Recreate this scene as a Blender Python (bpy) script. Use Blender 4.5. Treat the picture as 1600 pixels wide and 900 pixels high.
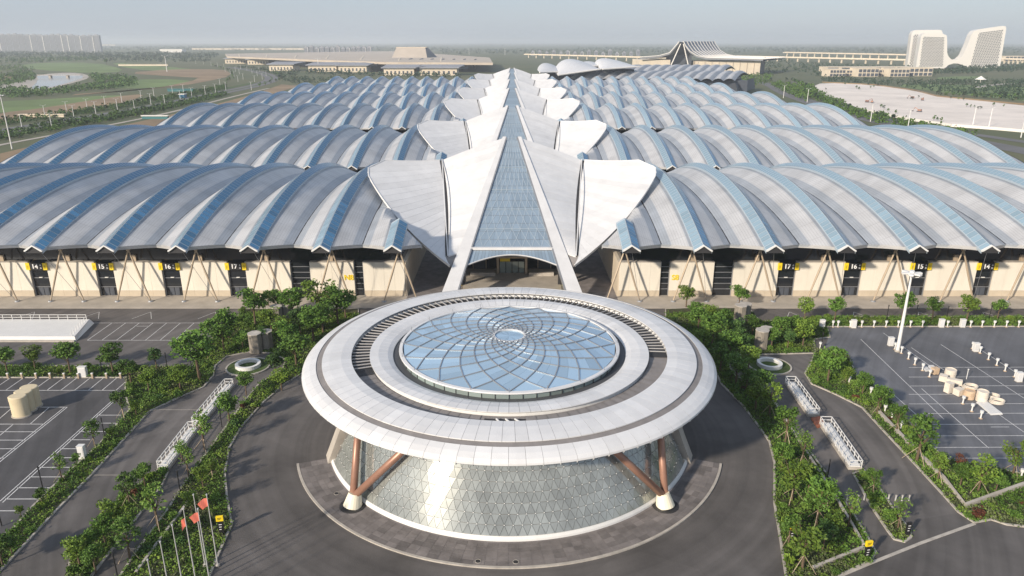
import bpy, math, random
import numpy as np
from math import sin, cos, tan, pi, radians, atan, sqrt, exp
from mathutils import Vector
random.seed(7); rng = np.random.default_rng(7)
for o in list(bpy.data.objects): bpy.data.objects.remove(o)
SC = bpy.context.scene; COL = SC.collection

# ------------------------------------------------------------------ camera, sky, sun, exposure
H = 66.5; PITCH = radians(18.81); F = 1130.0
cam = bpy.data.cameras.new('camera'); camo = bpy.data.objects.new('camera', cam); COL.objects.link(camo)
cam.sensor_width = 36; cam.lens = F/1600*36; cam.clip_start = 1; cam.clip_end = 60000
camo.location = (0, 0, H); camo.rotation_euler = (pi/2-PITCH, 0, 0); SC.camera = camo
SUN_AZ = radians(44); SUN_EL = radians(24)     # shadows run 45 degrees right of straight ahead
w = bpy.data.worlds.new('World'); SC.world = w; w.use_nodes = True
nt = w.node_tree; nt.nodes.clear()
sky = nt.nodes.new('ShaderNodeTexSky'); sky.sky_type = 'NISHITA'; sky.sun_disc = False
sky.sun_elevation = SUN_EL; sky.sun_rotation = radians(224)
sky.air_density = 1.0; sky.dust_density = 1.0; sky.ozone_density = 1.5; sky.altitude = 100
bg = nt.nodes.new('ShaderNodeBackground'); bg.inputs[1].default_value = 0.13
wo = nt.nodes.new('ShaderNodeOutputWorld'); 
veil = nt.nodes.new('ShaderNodeMix'); veil.data_type = 'RGBA'; veil.inputs[0].default_value = .78; veil.inputs[7].default_value = (2.6, 3.0, 3.7, 1)   # even summer haze over the clear sky
nt.links.new(sky.outputs[0], veil.inputs[6]); nt.links.new(veil.outputs[2], bg.inputs[0]); nt.links.new(bg.outputs[0], wo.inputs[0])
sl = bpy.data.lights.new('sun', 'SUN'); sl.energy = 4.3; sl.angle = radians(2.4); sl.color = (1, .87, .71)
so = bpy.data.objects.new('sun', sl); COL.objects.link(so)
d = Vector((sin(SUN_AZ)*cos(SUN_EL), cos(SUN_AZ)*cos(SUN_EL), -sin(SUN_EL)))
so.rotation_euler = d.to_track_quat('-Z', 'Y').to_euler()
SC.view_settings.view_transform = 'Standard'; SC.view_settings.look = 'None'; SC.view_settings.gamma = 1
SC.view_settings.exposure = 0.38; SC.view_settings.use_curve_mapping = False
SC.render.engine = 'CYCLES'; SC.cycles.max_bounces = 6; SC.cycles.volume_bounces = 1

# ------------------------------------------------------------------ helpers
def G(u, v, z=0.0):
    """survey: the point of the level z that was measured at (u, v) of the photograph"""
    dep = PITCH + atan((v-450)/F); y = (H-z)/tan(dep)
    zc = y*cos(PITCH)+(H-z)*sin(PITCH)
    return ((u-800)/F*zc, y, z)
def GP(pts, z=0.0): return [G(u, v, z)[:2] for u, v in pts]
def zc_at(y, z=0): return y*cos(PITCH)+(H-z)*sin(PITCH)

def nodes_of(m):
    m.use_nodes = True; n = m.node_tree; return n, n.nodes['Principled BSDF']
MATS = {}
def mat(name, col, rough=.6, metal=0., var=0., scale=1., bump=0., bscale=None, spec=.5, coat=0., alpha=None, trans=0., stretch=None, col2=None, detail=5., objvar=0.):
    m = bpy.data.materials.new(name); n, b = nodes_of(m); L = n.links
    b.inputs['Base Color'].default_value = (*col, 1); b.inputs['Roughness'].default_value = rough
    b.inputs['Metallic'].default_value = metal; b.inputs['Specular IOR Level'].default_value = spec
    if coat: b.inputs['Coat Weight'].default_value = coat
    if trans: b.inputs['Transmission Weight'].default_value = trans
    if var or bump or col2:
        tc = n.nodes.new('ShaderNodeNewGeometry'); src = tc.outputs['Position']
        if stretch:
            mp = n.nodes.new('ShaderNodeMapping'); mp.inputs['Scale'].default_value = stretch
            L.new(src, mp.inputs['Vector']); src = mp.outputs[0]
        nz = n.nodes.new('ShaderNodeTexNoise'); nz.inputs['Scale'].default_value = scale; nz.inputs['Detail'].default_value = detail
        nz.inputs['Roughness'].default_value = .62
        L.new(src, nz.inputs['Vector'])
        if var or col2:
            r = n.nodes.new('ShaderNodeValToRGB'); r.color_ramp.elements[0].position = .3; r.color_ramp.elements[1].position = .7
            c2 = col2 or tuple(c*(1+var) for c in col); c1 = col if col2 else tuple(c*(1-var) for c in col)
            r.color_ramp.elements[0].color = (*c1, 1); r.color_ramp.elements[1].color = (*c2, 1)
            L.new(nz.outputs[0], r.inputs[0]); out = r.outputs[0]
            if objvar:
                oi = n.nodes.new('ShaderNodeObjectInfo'); hs = n.nodes.new('ShaderNodeHueSaturation')
                mr = n.nodes.new('ShaderNodeMapRange'); mr.inputs[3].default_value = 1-objvar; mr.inputs[4].default_value = 1+objvar
                L.new(oi.outputs['Random'], mr.inputs[0]); L.new(mr.outputs[0], hs.inputs['Value']); L.new(out, hs.inputs['Color']); out = hs.outputs[0]
            L.new(out, b.inputs['Base Color'])
        if bump:
            n2 = nz
            if bscale:
                n2 = n.nodes.new('ShaderNodeTexNoise'); n2.inputs['Scale'].default_value = bscale; n2.inputs['Detail'].default_value = 4; L.new(src, n2.inputs['Vector'])
            bp = n.nodes.new('ShaderNodeBump'); bp.inputs['Strength'].default_value = bump; bp.inputs['Distance'].default_value = .1
            L.new(n2.outputs[0], bp.inputs['Height']); L.new(bp.outputs[0], b.inputs['Normal'])
    elif objvar:
        oi = n.nodes.new('ShaderNodeObjectInfo'); hs = n.nodes.new('ShaderNodeHueSaturation'); hs.inputs['Color'].default_value = (*col, 1)
        mr = n.nodes.new('ShaderNodeMapRange'); mr.inputs[3].default_value = 1-objvar; mr.inputs[4].default_value = 1+objvar
        L.new(oi.outputs['Random'], mr.inputs[0]); L.new(mr.outputs[0], hs.inputs['Value']); L.new(hs.outputs[0], b.inputs['Base Color'])
    MATS[name] = m; return m

# setting
mat('asphalt', (.108, .100, .097), .85, var=.32, scale=.09, bump=.15, bscale=6, detail=9)
mat('asphalt_dark', (.082, .080, .084), .8, var=.30, scale=.07, bump=.12, bscale=5, detail=9)
mat('lot_asphalt', (.125, .130, .145), .75, var=.30, scale=.06, bump=.1, bscale=4, detail=9)
mat('concrete', (.40, .365, .32), .85, var=.16, scale=.25, detail=8)
mat('kerb', (.42, .39, .35), .8, var=.2, scale=.6)
mat('paint', (.72, .72, .72), .6, var=.22, scale=1.5)
mat('soil', (.045, .05, .02), .95, var=.4, scale=.5)
mat('grass', (.05, .085, .018), .95, var=.45, scale=.35, detail=8)
mat('pavers', (.17, .155, .152), .85, var=.3, scale=.35, objvar=.22)
mat('earth', (.115, .115, .055), .95, var=.5, scale=.004, detail=10, col2=(.06, .085, .035))
mat('field', (.13, .19, .06), .95, var=.3, scale=.01, detail=8)
mat('brownfield', (.24, .17, .10), .95, var=.3, scale=.015, detail=8)
mat('sand', (.70, .64, .585), .95, var=.16, scale=.02, detail=9)
mat('road_far', (.13, .13, .135), .9, var=.2, scale=.05)
mat('water', (.30, .31, .32), .12, spec=.8, bump=.02, scale=.3)
# architecture
mat('white_metal', (.62, .625, .635), .36, .0, var=.075, scale=.22, spec=.45, objvar=.055, detail=8)
mat('white_paint', (.70, .70, .69), .5, var=.04, scale=.6)
mat('grey_metal', (.30, .31, .33), .45, .4, var=.12, scale=.4)
mat('louvre_grey', (.40, .39, .385), .5)
mat('dark_metal', (.045, .045, .05), .5, .3)
mat('gutter_dark', (.03, .03, .033), .7)
mat('gutter_grey', (.075, .078, .085), .6)
mat('walkway', (.22, .205, .20), .75, var=.15, scale=.5)
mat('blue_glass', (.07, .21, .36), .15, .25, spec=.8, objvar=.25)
mat('sunlit_glass', (.30, .42, .50), .15, .3, spec=.8, objvar=.12)  # sunward skylight panes: sunlight put into the colour as a paler glass
mat('lattice', (.36, .43, .49), .5)
mat('dome_glass', (.42, .58, .72), .14, .45, spec=.8, objvar=.16)
mat('canopy_glass', (.27, .35, .43), .3, .3, spec=.6, objvar=.10)
mat('clear_glass', (.30, .37, .36), .08, .3, spec=.8, objvar=.25)
mat('cone_glass', (.34, .36, .345), .14, .4, spec=.8, var=.22, scale=.16, objvar=.16)
mat('cone_dark', (.05, .052, .05), .5)
mat('cone_frame', (.13, .13, .125), .5)
mat('lobby_glass', (.018, .022, .026), .08, .1, spec=.7)
mat('dark_glass', (.016, .019, .024), .1, spec=.7)
mat('precast', (.70, .66, .575), .75, var=.07, scale=.25, stretch=(1, 1, .3))
mat('precast_low', (.52, .45, .35), .8, var=.07, scale=.3)
mat('tan_steel', (.42, .34, .25), .5, .2, var=.08, scale=.8)
mat('copper', (.36, .20, .145), .42, .3, var=.1, scale=.7)
mat('cream', (.80, .75, .60), .55)
mat('yellow', (.85, .62, .015), .5)
mat('yellow_green', (.62, .68, .05), .5)
mat('black', (.014, .014, .016), .5)
mat('white_ink', (.85, .85, .85), .5)
mat('red_flag', (.62, .16, .11), .7)
mat('pole_metal', (.62, .62, .62), .35, .3)
mat('stone_clad', (.24, .215, .18), .85, var=.35, scale=1.6, stretch=(1, 1, .35), bump=.3)
mat('bark', (.12, .085, .055), .9, var=.3, scale=6)
mat('tank_cream', (.62, .53, .36), .6, var=.06, scale=.7)
mat('debris_white', (.66, .60, .52), .7, var=.12, scale=1.2)
mat('debris_tan', (.56, .42, .29), .8, var=.2, scale=1.2)
mat('brick_red', (.28, .10, .06), .9, var=.2, scale=2)
mat('far_cream', (.66, .58, .46), .8, var=.1, scale=.05)
mat('far_roof', (.46, .40, .33), .7, var=.12, scale=.02)
mat('far_dark', (.07, .08, .10), .6)
mat('far_tower', (.27, .28, .31), .7, var=.12, scale=.02)
mat('far_white', (.74, .72, .68), .6)
mat('teal', (.03, .16, .18), .6)
def leafmat(name, c1, c2, objvar=.3):
    mat(name, c1, .62, col2=c2, scale=.9, detail=3, objvar=objvar, spec=.25)
leafmat('leaf_a', (0.043, 0.098, 0.017), (0.125, 0.225, 0.037))
leafmat('leaf_b', (0.066, 0.132, 0.017), (0.188, 0.275, 0.040))
leafmat('leaf_c', (0.031, 0.079, 0.022), (0.094, 0.169, 0.040))
leafmat('leaf_d', (0.066, 0.138, 0.019), (0.163, 0.250, 0.050))
leafmat('leaf_e', (.09, .12, .05), (.17, .20, .09))
leafmat('leaf_far', (.014, .034, .018), (.034, .062, .03))
leafmat('leaf_red', (.07, .025, .02), (.15, .06, .03))

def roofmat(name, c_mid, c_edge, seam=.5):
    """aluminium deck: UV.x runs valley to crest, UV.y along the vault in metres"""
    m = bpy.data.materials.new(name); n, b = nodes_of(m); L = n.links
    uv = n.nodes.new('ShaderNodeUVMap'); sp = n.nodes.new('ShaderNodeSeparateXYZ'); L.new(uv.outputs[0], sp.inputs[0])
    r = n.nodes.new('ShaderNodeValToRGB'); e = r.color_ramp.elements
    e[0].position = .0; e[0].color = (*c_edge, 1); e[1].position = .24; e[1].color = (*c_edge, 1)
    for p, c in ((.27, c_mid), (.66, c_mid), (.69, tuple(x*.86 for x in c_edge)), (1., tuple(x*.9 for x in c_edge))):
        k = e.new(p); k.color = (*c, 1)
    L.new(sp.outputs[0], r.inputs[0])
    g = n.nodes.new('ShaderNodeNewGeometry')
    nz = n.nodes.new('ShaderNodeTexNoise'); nz.inputs['Scale'].default_value = .12; nz.inputs['Detail'].default_value = 8; L.new(g.outputs['Position'], nz.inputs['Vector'])
    mr = n.nodes.new('ShaderNodeMapRange'); mr.inputs[1].default_value = .3; mr.inputs[2].default_value = .7; mr.inputs[3].default_value = .84; mr.inputs[4].default_value = 1.12; L.new(nz.outputs[0], mr.inputs[0])
    # transverse seams every 4 m, fine standing seams across
    def stripe(sock, freq, width):
        a = n.nodes.new('ShaderNodeMath'); a.operation = 'MULTIPLY'; a.inputs[1].default_value = freq; L.new(sock, a.inputs[0])
        f = n.nodes.new('ShaderNodeMath'); f.operation = 'FRACT'; L.new(a.outputs[0], f.inputs[0])
        c = n.nodes.new('ShaderNodeMath'); c.operation = 'LESS_THAN'; c.inputs[1].default_value = width; L.new(f.outputs[0], c.inputs[0]); return c.outputs[0]
    s1 = stripe(sp.outputs[1], 1/7.5, .022); s2 = stripe(sp.outputs[0], 14, .14)
    mx = n.nodes.new('ShaderNodeMath'); mx.operation = 'MAXIMUM'; L.new(s1, mx.inputs[0]); L.new(s2, mx.inputs[1])
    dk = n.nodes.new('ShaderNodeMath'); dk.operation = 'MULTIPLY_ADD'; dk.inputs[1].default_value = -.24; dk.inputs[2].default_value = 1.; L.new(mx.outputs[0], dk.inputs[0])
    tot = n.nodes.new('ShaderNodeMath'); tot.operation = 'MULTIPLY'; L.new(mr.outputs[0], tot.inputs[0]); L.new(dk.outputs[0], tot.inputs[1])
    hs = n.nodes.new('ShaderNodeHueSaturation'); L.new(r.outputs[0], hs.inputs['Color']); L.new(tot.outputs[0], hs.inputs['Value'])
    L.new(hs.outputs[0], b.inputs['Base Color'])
    b.inputs['Roughness'].default_value = .42; b.inputs['Metallic'].default_value = .12
    bp = n.nodes.new('ShaderNodeBump'); bp.inputs['Strength'].default_value = .35; bp.inputs['Distance'].default_value = .06
    L.new(mx.outputs[0], bp.inputs['Height']); L.new(bp.outputs[0], b.inputs['Normal'])
    MATS[name] = m
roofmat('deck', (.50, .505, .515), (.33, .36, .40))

def tyre_marks(name, cx, cy):
    m = MATS[name]; n = m.node_tree; L = n.links; b = n.nodes['Principled BSDF']; old = b.inputs['Base Color'].links[0].from_socket
    g = n.nodes.new('ShaderNodeNewGeometry'); d_ = n.nodes.new('ShaderNodeVectorMath'); d_.operation = 'DISTANCE'; d_.inputs[1].default_value = (cx, cy, 0); L.new(g.outputs['Position'], d_.inputs[0])
    ns = n.nodes.new('ShaderNodeTexNoise'); ns.noise_dimensions = '1D'; ns.inputs['Scale'].default_value = .55; ns.inputs['Detail'].default_value = 6; L.new(d_.outputs['Value'], ns.inputs['W'])
    n2 = n.nodes.new('ShaderNodeTexNoise'); n2.inputs['Scale'].default_value = .022; n2.inputs['Detail'].default_value = 3; L.new(g.outputs['Position'], n2.inputs['Vector'])
    vr = n.nodes.new('ShaderNodeTexVoronoi'); vr.inputs['Scale'].default_value = .045; vr.feature = 'F1'; L.new(g.outputs['Position'], vr.inputs['Vector'])
    a = n.nodes.new('ShaderNodeMapRange'); a.inputs[1].default_value = .35; a.inputs[2].default_value = .65; a.inputs[3].default_value = .88; a.inputs[4].default_value = 1.1; L.new(ns.outputs[0], a.inputs[0])
    c = n.nodes.new('ShaderNodeMapRange'); c.inputs[1].default_value = .35; c.inputs[2].default_value = .65; c.inputs[3].default_value = .85; c.inputs[4].default_value = 1.15; L.new(n2.outputs[0], c.inputs[0])
    e = n.nodes.new('ShaderNodeSeparateColor'); L.new(vr.outputs['Color'], e.inputs[0]); f = n.nodes.new('ShaderNodeMapRange'); f.inputs[3].default_value = .9; f.inputs[4].default_value = 1.08; L.new(e.outputs[0], f.inputs[0])
    p = n.nodes.new('ShaderNodeMath'); p.operation = 'MULTIPLY'; L.new(a.outputs[0], p.inputs[0]); L.new(c.outputs[0], p.inputs[1])
    q = n.nodes.new('ShaderNodeMath'); q.operation = 'MULTIPLY'; L.new(p.outputs[0], q.inputs[0]); L.new(f.outputs[0], q.inputs[1])
    h = n.nodes.new('ShaderNodeHueSaturation'); L.new(old, h.inputs['Color']); L.new(q.outputs[0], h.inputs['Value']); L.new(h.outputs[0], b.inputs['Base Color'])
tyre_marks('asphalt', 0, 116.5); tyre_marks('asphalt_dark', -200, 60); tyre_marks('lot_asphalt', 260, 40)
def M(x): return MATS[x] if isinstance(x, str) else x
def link(name, me, parent=None, m=None):
    o = bpy.data.objects.new(name, me); COL.objects.link(o)
    if parent is not None: o.parent = parent
    return o
def tag(o, label=None, cat=None, group=None, kind=None):
    if label: o['label'] = label
    if cat: o['category'] = cat
    if group: o['group'] = group
    if kind: o['kind'] = kind
    return o
def thing(name, label, cat, loc=(0, 0, 0), rz=0., group=None):
    o = bpy.data.objects.new(name, None); COL.objects.link(o); o.location = loc; o.rotation_euler = (0, 0, rz); o.empty_display_size = .5
    return tag(o, label, cat, group)

class MB:
    def __init__(s): s.v = []; s.f = []; s.uv = None
    def add(s, V, Fc):
        b = len(s.v); s.v += [tuple(p) for p in V]; s.f += [tuple(i+b for i in f) for f in Fc]; return s
    def box(s, x0, x1, y0, y1, z0, z1):
        V = [(x, y, z) for z in (z0, z1) for y in (y0, y1) for x in (x0, x1)]
        return s.add(V, [(0, 2, 3, 1), (4, 5, 7, 6), (0, 1, 5, 4), (2, 6, 7, 3), (0, 4, 6, 2), (1, 3, 7, 5)])
    def quad(s, a, b, c, d): return s.add([a, b, c, d], [(0, 1, 2, 3)])
    def tube(s, p, q, r0, r1=None, n=8, cap=True):
        r1 = r0 if r1 is None else r1; p = Vector(p); q = Vector(q); dr = (q-p)
        if dr.length < 1e-6: return s
        dr.normalize(); a = dr.orthogonal().normalized(); c = dr.cross(a)
        V = [p+(a*cos(2*pi*i/n)+c*sin(2*pi*i/n))*r0 for i in range(n)]+[q+(a*cos(2*pi*i/n)+c*sin(2*pi*i/n))*r1 for i in range(n)]
        Fc = [(i, (i+1) % n, n+(i+1) % n, n+i) for i in range(n)]
        if cap: Fc += [tuple(range(n))[::-1], tuple(range(n, 2*n))]
        return s.add(V, Fc)
    def bar(s, p, q, wd, ht, up=(0, 0, 1)):
        p = Vector(p); q = Vector(q); dr = (q-p).normalized(); sd = dr.cross(Vector(up)).normalized(); u = sd.cross(dr).normalized()
        V = []
        for e in (p, q):
            for a, c in ((-1, -1), (1, -1), (1, 1), (-1, 1)): V.append(e+sd*(a*wd/2)+u*(c*ht/2))
        return s.add(V, [(0, 1, 2, 3), (7, 6, 5, 4), (0, 4, 5, 1), (1, 5, 6, 2), (2, 6, 7, 3), (3, 7, 4, 0)])
    def prism(s, pts, z0, z1):
        n = len(pts); V = [(x, y, z0) for x, y in pts]+[(x, y, z1) for x, y in pts]
        return s.add(V, [tuple(range(n))[::-1], tuple(range(n, 2*n))]+[(i, (i+1) % n, n+(i+1) % n, n+i) for i in range(n)])
    def lathe(s, prof, n=96, a0=0., a1=2*pi, c=(0, 0)):
        full = abs(a1-a0-2*pi) < 1e-6; m = len(prof); cols = n if full else n+1
        V = [(c[0]+r*cos(a0+(a1-a0)*i/n), c[1]+r*sin(a0+(a1-a0)*i/n), z) for i in range(cols) for r, z in prof]
        Fc = []
        for i in range(n):
            j = (i+1) % cols
            for k in range(m-1): Fc.append((i*m+k, j*m+k, j*m+k+1, i*m+k+1))
        return s.add(V, Fc)
    def mesh(s, name, m, smooth=False):
        me = bpy.data.meshes.new(name); me.from_pydata(s.v, [], s.f); me.materials.append(M(m))
        if s.uv is not None:
            l = me.uv_layers.new(name='UVMap'); vi = np.empty(len(me.loops), int); me.loops.foreach_get('vertex_index', vi)
            l.data.foreach_set('uv', np.array(s.uv, float)[vi].ravel())
        if smooth: me.shade_smooth()
        me.update(); return me
    def build(s, name, m, parent=None, smooth=False): return link(name, s.mesh(name, m, smooth), parent)

def np_mesh(name, V, Q, m):
    """fast mesh of quads/tris from arrays"""
    me = bpy.data.meshes.new(name); k = Q.shape[1]
    me.vertices.add(len(V)); me.vertices.foreach_set('co', V.astype(np.float32).ravel())
    me.loops.add(Q.size); me.loops.foreach_set('vertex_index', Q.astype(np.int32).ravel())
    me.polygons.add(len(Q)); me.polygons.foreach_set('loop_start', np.arange(0, Q.size, k, dtype=np.int32))
    me.update(calc_edges=True); me.validate(); me.materials.append(M(m)); return me

def copy_tree(o, parent=None):
    c = o.copy(); COL.objects.link(c); c.parent = parent
    for ch in list(o.children): copy_tree(ch, c)
    return c

FONT = {}
def text_mesh(s, size, m):
    key = (s, size, m)
    if key in FONT: return FONT[key]
    cu = bpy.data.curves.new('lettering', 'FONT'); cu.body = s; cu.size = size; cu.align_x = 'CENTER'; cu.align_y = 'CENTER'; cu.extrude = .04; cu.offset = size*.022
    o = bpy.data.objects.new('lettering', cu); COL.objects.link(o)
    dg = bpy.context.evaluated_depsgraph_get(); dg.update()
    me = bpy.data.meshes.new_from_object(o.evaluated_get(dg)); bpy.data.objects.remove(o)
    me.materials.clear(); me.materials.append(M(m)); FONT[key] = me; return me

def inside(px, py, poly):
    r = np.zeros(len(px), bool); n = len(poly); j = n-1
    for i in range(n):
        xi, yi = poly[i]; xj, yj = poly[j]
        c = ((yi > py) != (yj > py)) & (px < (xj-xi)*(py-yi)/(yj-yi+1e-12)+xi); r ^= c; j = i
    return r
def smooth_poly(p, it=2, closed=True):
    for _ in range(it):
        q = []; n = len(p)
        for i in range(n if closed else n-1):
            a = p[i]; b = p[(i+1) % n]
            q.append((a[0]*.75+b[0]*.25, a[1]*.75+b[1]*.25)); q.append((a[0]*.25+b[0]*.75, a[1]*.25+b[1]*.75))
        if not closed: q = [p[0]]+q+[p[-1]]
        p = q
    return p
def sheet(name, pts, z, m, kind='structure', parent=None):
    me = bpy.data.meshes.new(name); me.from_pydata([(x, y, z) for x, y in pts], [], [tuple(range(len(pts)))]); me.materials.append(M(m)); me.update()
    if len(me.polygons) and me.polygons[0].normal.z < 0: me.flip_normals()
    o = link(name, me, parent)
    if kind and parent is None: o['kind'] = kind
    return o
def strip_line(mb, pts, wd, z0, z1):
    """a raised strip (kerb, painted line) along a polyline, mitred"""
    n = len(pts); closed = n > 2 and pts[0] == pts[-1]
    P = [Vector((p[0], p[1])) for p in pts]; Ls = []; Rs = []
    for i in range(n):
        a = P[i-1] if i > 0 else (P[-2] if closed else P[0]); c = P[i+1] if i < n-1 else (P[1] if closed else P[-1])
        t = (c-a)
        if t.length < 1e-9: t = Vector((1, 0))
        t.normalize(); nn = Vector((-t.y, t.x)); Ls.append(P[i]+nn*wd/2); Rs.append(P[i]-nn*wd/2)
    V = []
    for l, r in zip(Ls, Rs): V += [(l.x, l.y, z0), (l.x, l.y, z1), (r.x, r.y, z1), (r.x, r.y, z0)]
    Fc = []
    for i in range(n-1):
        a = 4*i; b = a+4
        Fc += [(a, b, b+1, a+1), (a+1, b+1, b+2, a+2), (a+2, b+2, b+3, a+3)]
    if not closed: Fc += [(0, 1, 2, 3), (4*n-1, 4*n-2, 4*n-3, 4*n-4)]
    return mb.add(V, Fc)

# ------------------------------------------------------------------ ground
def kind(o, k='structure'): o['kind'] = k; return o
gr = MB().quad((-26000, -300, -.06), (26000, -300, -.06), (26000, 40000, -.06), (-26000, 40000, -.06)).build('ground', 'earth'); kind(gr)
kind(MB().quad((-175, 40, -.03), (175, 40, -.03), (175, 178.6, -.03), (-175, 178.6, -.03)).build('asphalt_forecourt', 'asphalt'))
# apron in front of the halls, with kerb
ap = MB().box(-260, 260, 178.6, 960, -.3, .12).build('hall_apron', 'concrete'); kind(ap)
# parking lots (own asphalt sheets, a few millimetres up)
lotR = GP([(1300, 511), (1700, 511), (1800, 760), (1600, 742), (1550, 732), (1480, 719), (1447, 692), (1387, 622), (1338, 588), (1325, 557), (1290, 540)])
sheet('parking_lot_right', lotR, -.022, 'lot_asphalt')
lotL = GP([(-150, 590), (198, 590), (195, 614), (205, 640), (153, 697), (80, 763), (0, 840), (-200, 840)])
sheet('parking_lot_left', lotL, -.022, 'asphalt_dark')
# ring pavement of the disc building
CX, CY = -.45, 116.5
pv = MB(); A0, A1 = radians(199), radians(341)
pv.lathe([(29, .10), (37.0, .10)], 72, A0, A1, (CX, CY)); kind(pv.build('ring_pavement', 'pavers'))
kb = MB(); kb.lathe([(37.0, -.03), (37.0, .16), (37.38, .16), (37.38, -.03)], 72, A0, A1, (CX, CY)); pk = kb.build('ring_kerb', 'kerb'); kind(pk)
# rows of setts on the ring pavement: nearest courses as real pieces
R_ = [(32.3+i*.93) for i in range(5)]
sett = {}
for k, r in enumerate(R_):
    n = 56; da = (A1-A0)/n; g = .03
    mb = MB(); a = da/2-.0009
    V = [(rr*cos(t), rr*sin(t), z) for z in (0, .035) for rr, t in ((r+g, -a), (r+.93-g, -a), (r+.93-g, a), (r+g, a))]
    mb.add(V, [(4, 5, 6, 7), (0, 1, 5, 4), (1, 2, 6, 5), (2, 3, 7, 6), (3, 0, 4, 7)])
    me = mb.mesh('paving_slab', 'pavers')
    for i in range(n):
        o = link('paving_slab', me)
        o.location = (CX, CY, .085+.008*random.random()); o.rotation_euler = (0, 0, A0+da*(i+.5)); sett[(k, i)] = o
pvo = bpy.data.objects['ring_pavement']
for o in sett.values(): o.parent = pvo

# planting beds --------------------------------------------------
BL = GP([(0, 840), (20, 827), (50, 793), (80, 763), (113, 733), (153, 697), (203, 640), (195, 614), (198, 590), (0, 590), (-160, 590), (-160, 572), (0, 572),
         (300, 573), (345, 518), (375, 491), (379, 483), (560, 483), (560, 520), (520, 555), (471, 584), (445, 600), (410, 630), (377, 667), (358, 700), (351, 740), (355, 780), (362, 820), (347, 853), (327, 900), (300, 960),
         (140, 960), (188, 900), (217, 857), (260, 800), (290, 753), (327, 703), (380, 630), (405, 600), (441, 578), (447, 563), (426, 552), (390, 550), (354, 557), (336, 572), (333, 587), (318, 605), (282, 620),
         (233, 643), (197, 683), (143, 742), (83, 803), (33, 857), (0, 892), (-60, 945), (-60, 890)])
ML = GP([(246, 735), (263, 737), (252, 760), (203, 823), (143, 900), (90, 970), (30, 970), (105, 900), (113, 863), (187, 780)])
BR = GP([(1040, 483), (1167, 478), (1188, 503), (1215, 500), (1284, 495), (1700, 495), (1700, 510), (1292, 510.5), (1297, 527), (1272, 530), (1272, 552), (1154, 555), (1140, 560), (1140, 575), (1152, 590), (1193, 603), (1220, 640),
         (1263, 703), (1300, 753), (1350, 830), (1368, 863), (1360, 877), (1317, 897), (1270, 930), (1235, 940), (1228, 900), (1220, 847), (1210, 787), (1210, 723), (1202, 690), (1183, 663), (1160, 633), (1127, 600), (1118, 580), (1080, 555), (1040, 520)])
B2 = GP([(1275, 545), (1325, 556), (1338, 587), (1387, 621), (1447, 691), (1480, 718), (1550, 731), (1600, 741), (1700, 760), (1700, 838), (1600, 823), (1573, 820), (1548, 812), (1522, 817), (1497, 800), (1473, 773), (1427, 723), (1380, 673), (1347, 637), (1307, 617), (1268, 600), (1258, 583), (1266, 570)])
MR = GP([(1333, 740), (1350, 735), (1372, 760), (1397, 797), (1422, 830), (1423, 840), (1413, 847), (1397, 843), (1387, 830), (1360, 790)])
BEDS = {'left': BL, 'left_median': ML, 'right': BR, 'right_outer': B2, 'right_median': MR}
for nm, P in BEDS.items():
    b = MB(); n = len(P)
    o = sheet('planting_bed', P, .10, 'soil')
    k = MB(); strip_line(k, P+[P[0]], .32, -.03, .17); ko = k.build('kerb', 'kerb', o)
# low retaining walls inside the beds
def wallstrip(name, px, wd, h, label):
    k = MB(); strip_line(k, GP(px), wd, .05, h); o = k.build(name, 'kerb'); return tag(o, label, 'wall')
wallstrip('garden_wall', [(1373, 647), (1407, 683), (1440, 717), (1473, 750), (1508, 793), (1600, 760)], .5, .75, 'low pale retaining wall between right parking lot planting and the exit lane')
wallstrip('garden_wall', [(1193, 606), (1222, 650), (1262, 712), (1300, 770), (1349, 853)], .35, .5, 'thin pale edging wall running through the shrubs right of the ring road')
wallstrip('garden_wall', [(1270, 890), (1349, 858)], .4, .5, 'short low wall closing the bottom of the bed near the lower right corner')
wallstrip('garden_wall', [(302, 776), (262, 830), (213, 897)], .35, .45, 'thin pale edging wall through the bed behind the flagpoles')
# flush kerb line across the exit road, roads' joints
k = MB(); strip_line(k, GP([(1300, 905), (1360, 880), (1440, 848), (1523, 818)]), .45, -.03, .03); kind(k.build('flush_kerb', 'kerb'))
k = MB()
for a, b in (((147, 857), (345, 858)), ((143, 742), (250, 742)), ((240, 640), (330, 640))): strip_line(k, GP([a, b]), .06, -.03, -.012)
kind(k.build('asphalt_joint', 'kerb'))
# service road marking in front of the halls and roundabout islands
for (u, v, lb) in ((388, 573.5, 'left'), (1202, 572, 'right')):
    x, y, _ = G(u, v); t = thing('traffic_island', 'round planted traffic island with white ring seat in the %s turning circle' % lb, 'traffic island', (x, y, 0))
    MB().lathe([(0, .22), (4.3, .2)], 40).build('planting', 'grass', t)
    MB().lathe([(4.3, -.03), (4.3, .26), (4.65, .26), (4.65, -.03)], 40).build('kerb', 'kerb', t)
    MB().lathe([(2.0, .2), (2.0, .95), (2.65, .95), (2.65, .2)], 40).build('ring_seat', 'white_paint', t)

# parking lines ---------------------------------------------------
def lines(name, segs, wd, z=-.012, dest=None):
    k = MB()
    for s in segs: strip_line(k, s, wd, z-.004, z)
    return kind(k.build(name, 'paint'))
S = []
# stalls beside the loading ramp
xa, ya, _ = G(144, 504.5); xb, yb, _ = G(136.5, 531.5)
x0 = G(340, 504.5)[0]; S += [[(xa, ya), (x0, ya)], [(G(136.5, 531.5)[0], yb), (G(300, 531.5)[0], yb)]]
x = G(136.5, 531.5)[0]
for i in range(8): S.append([(x, yb), (x, ya)]); x += 3.42
S.append([(G(213, 509.5)[0], G(0, 509.5)[1]), (G(231, 509.5)[0], G(0, 509.5)[1])])
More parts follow.
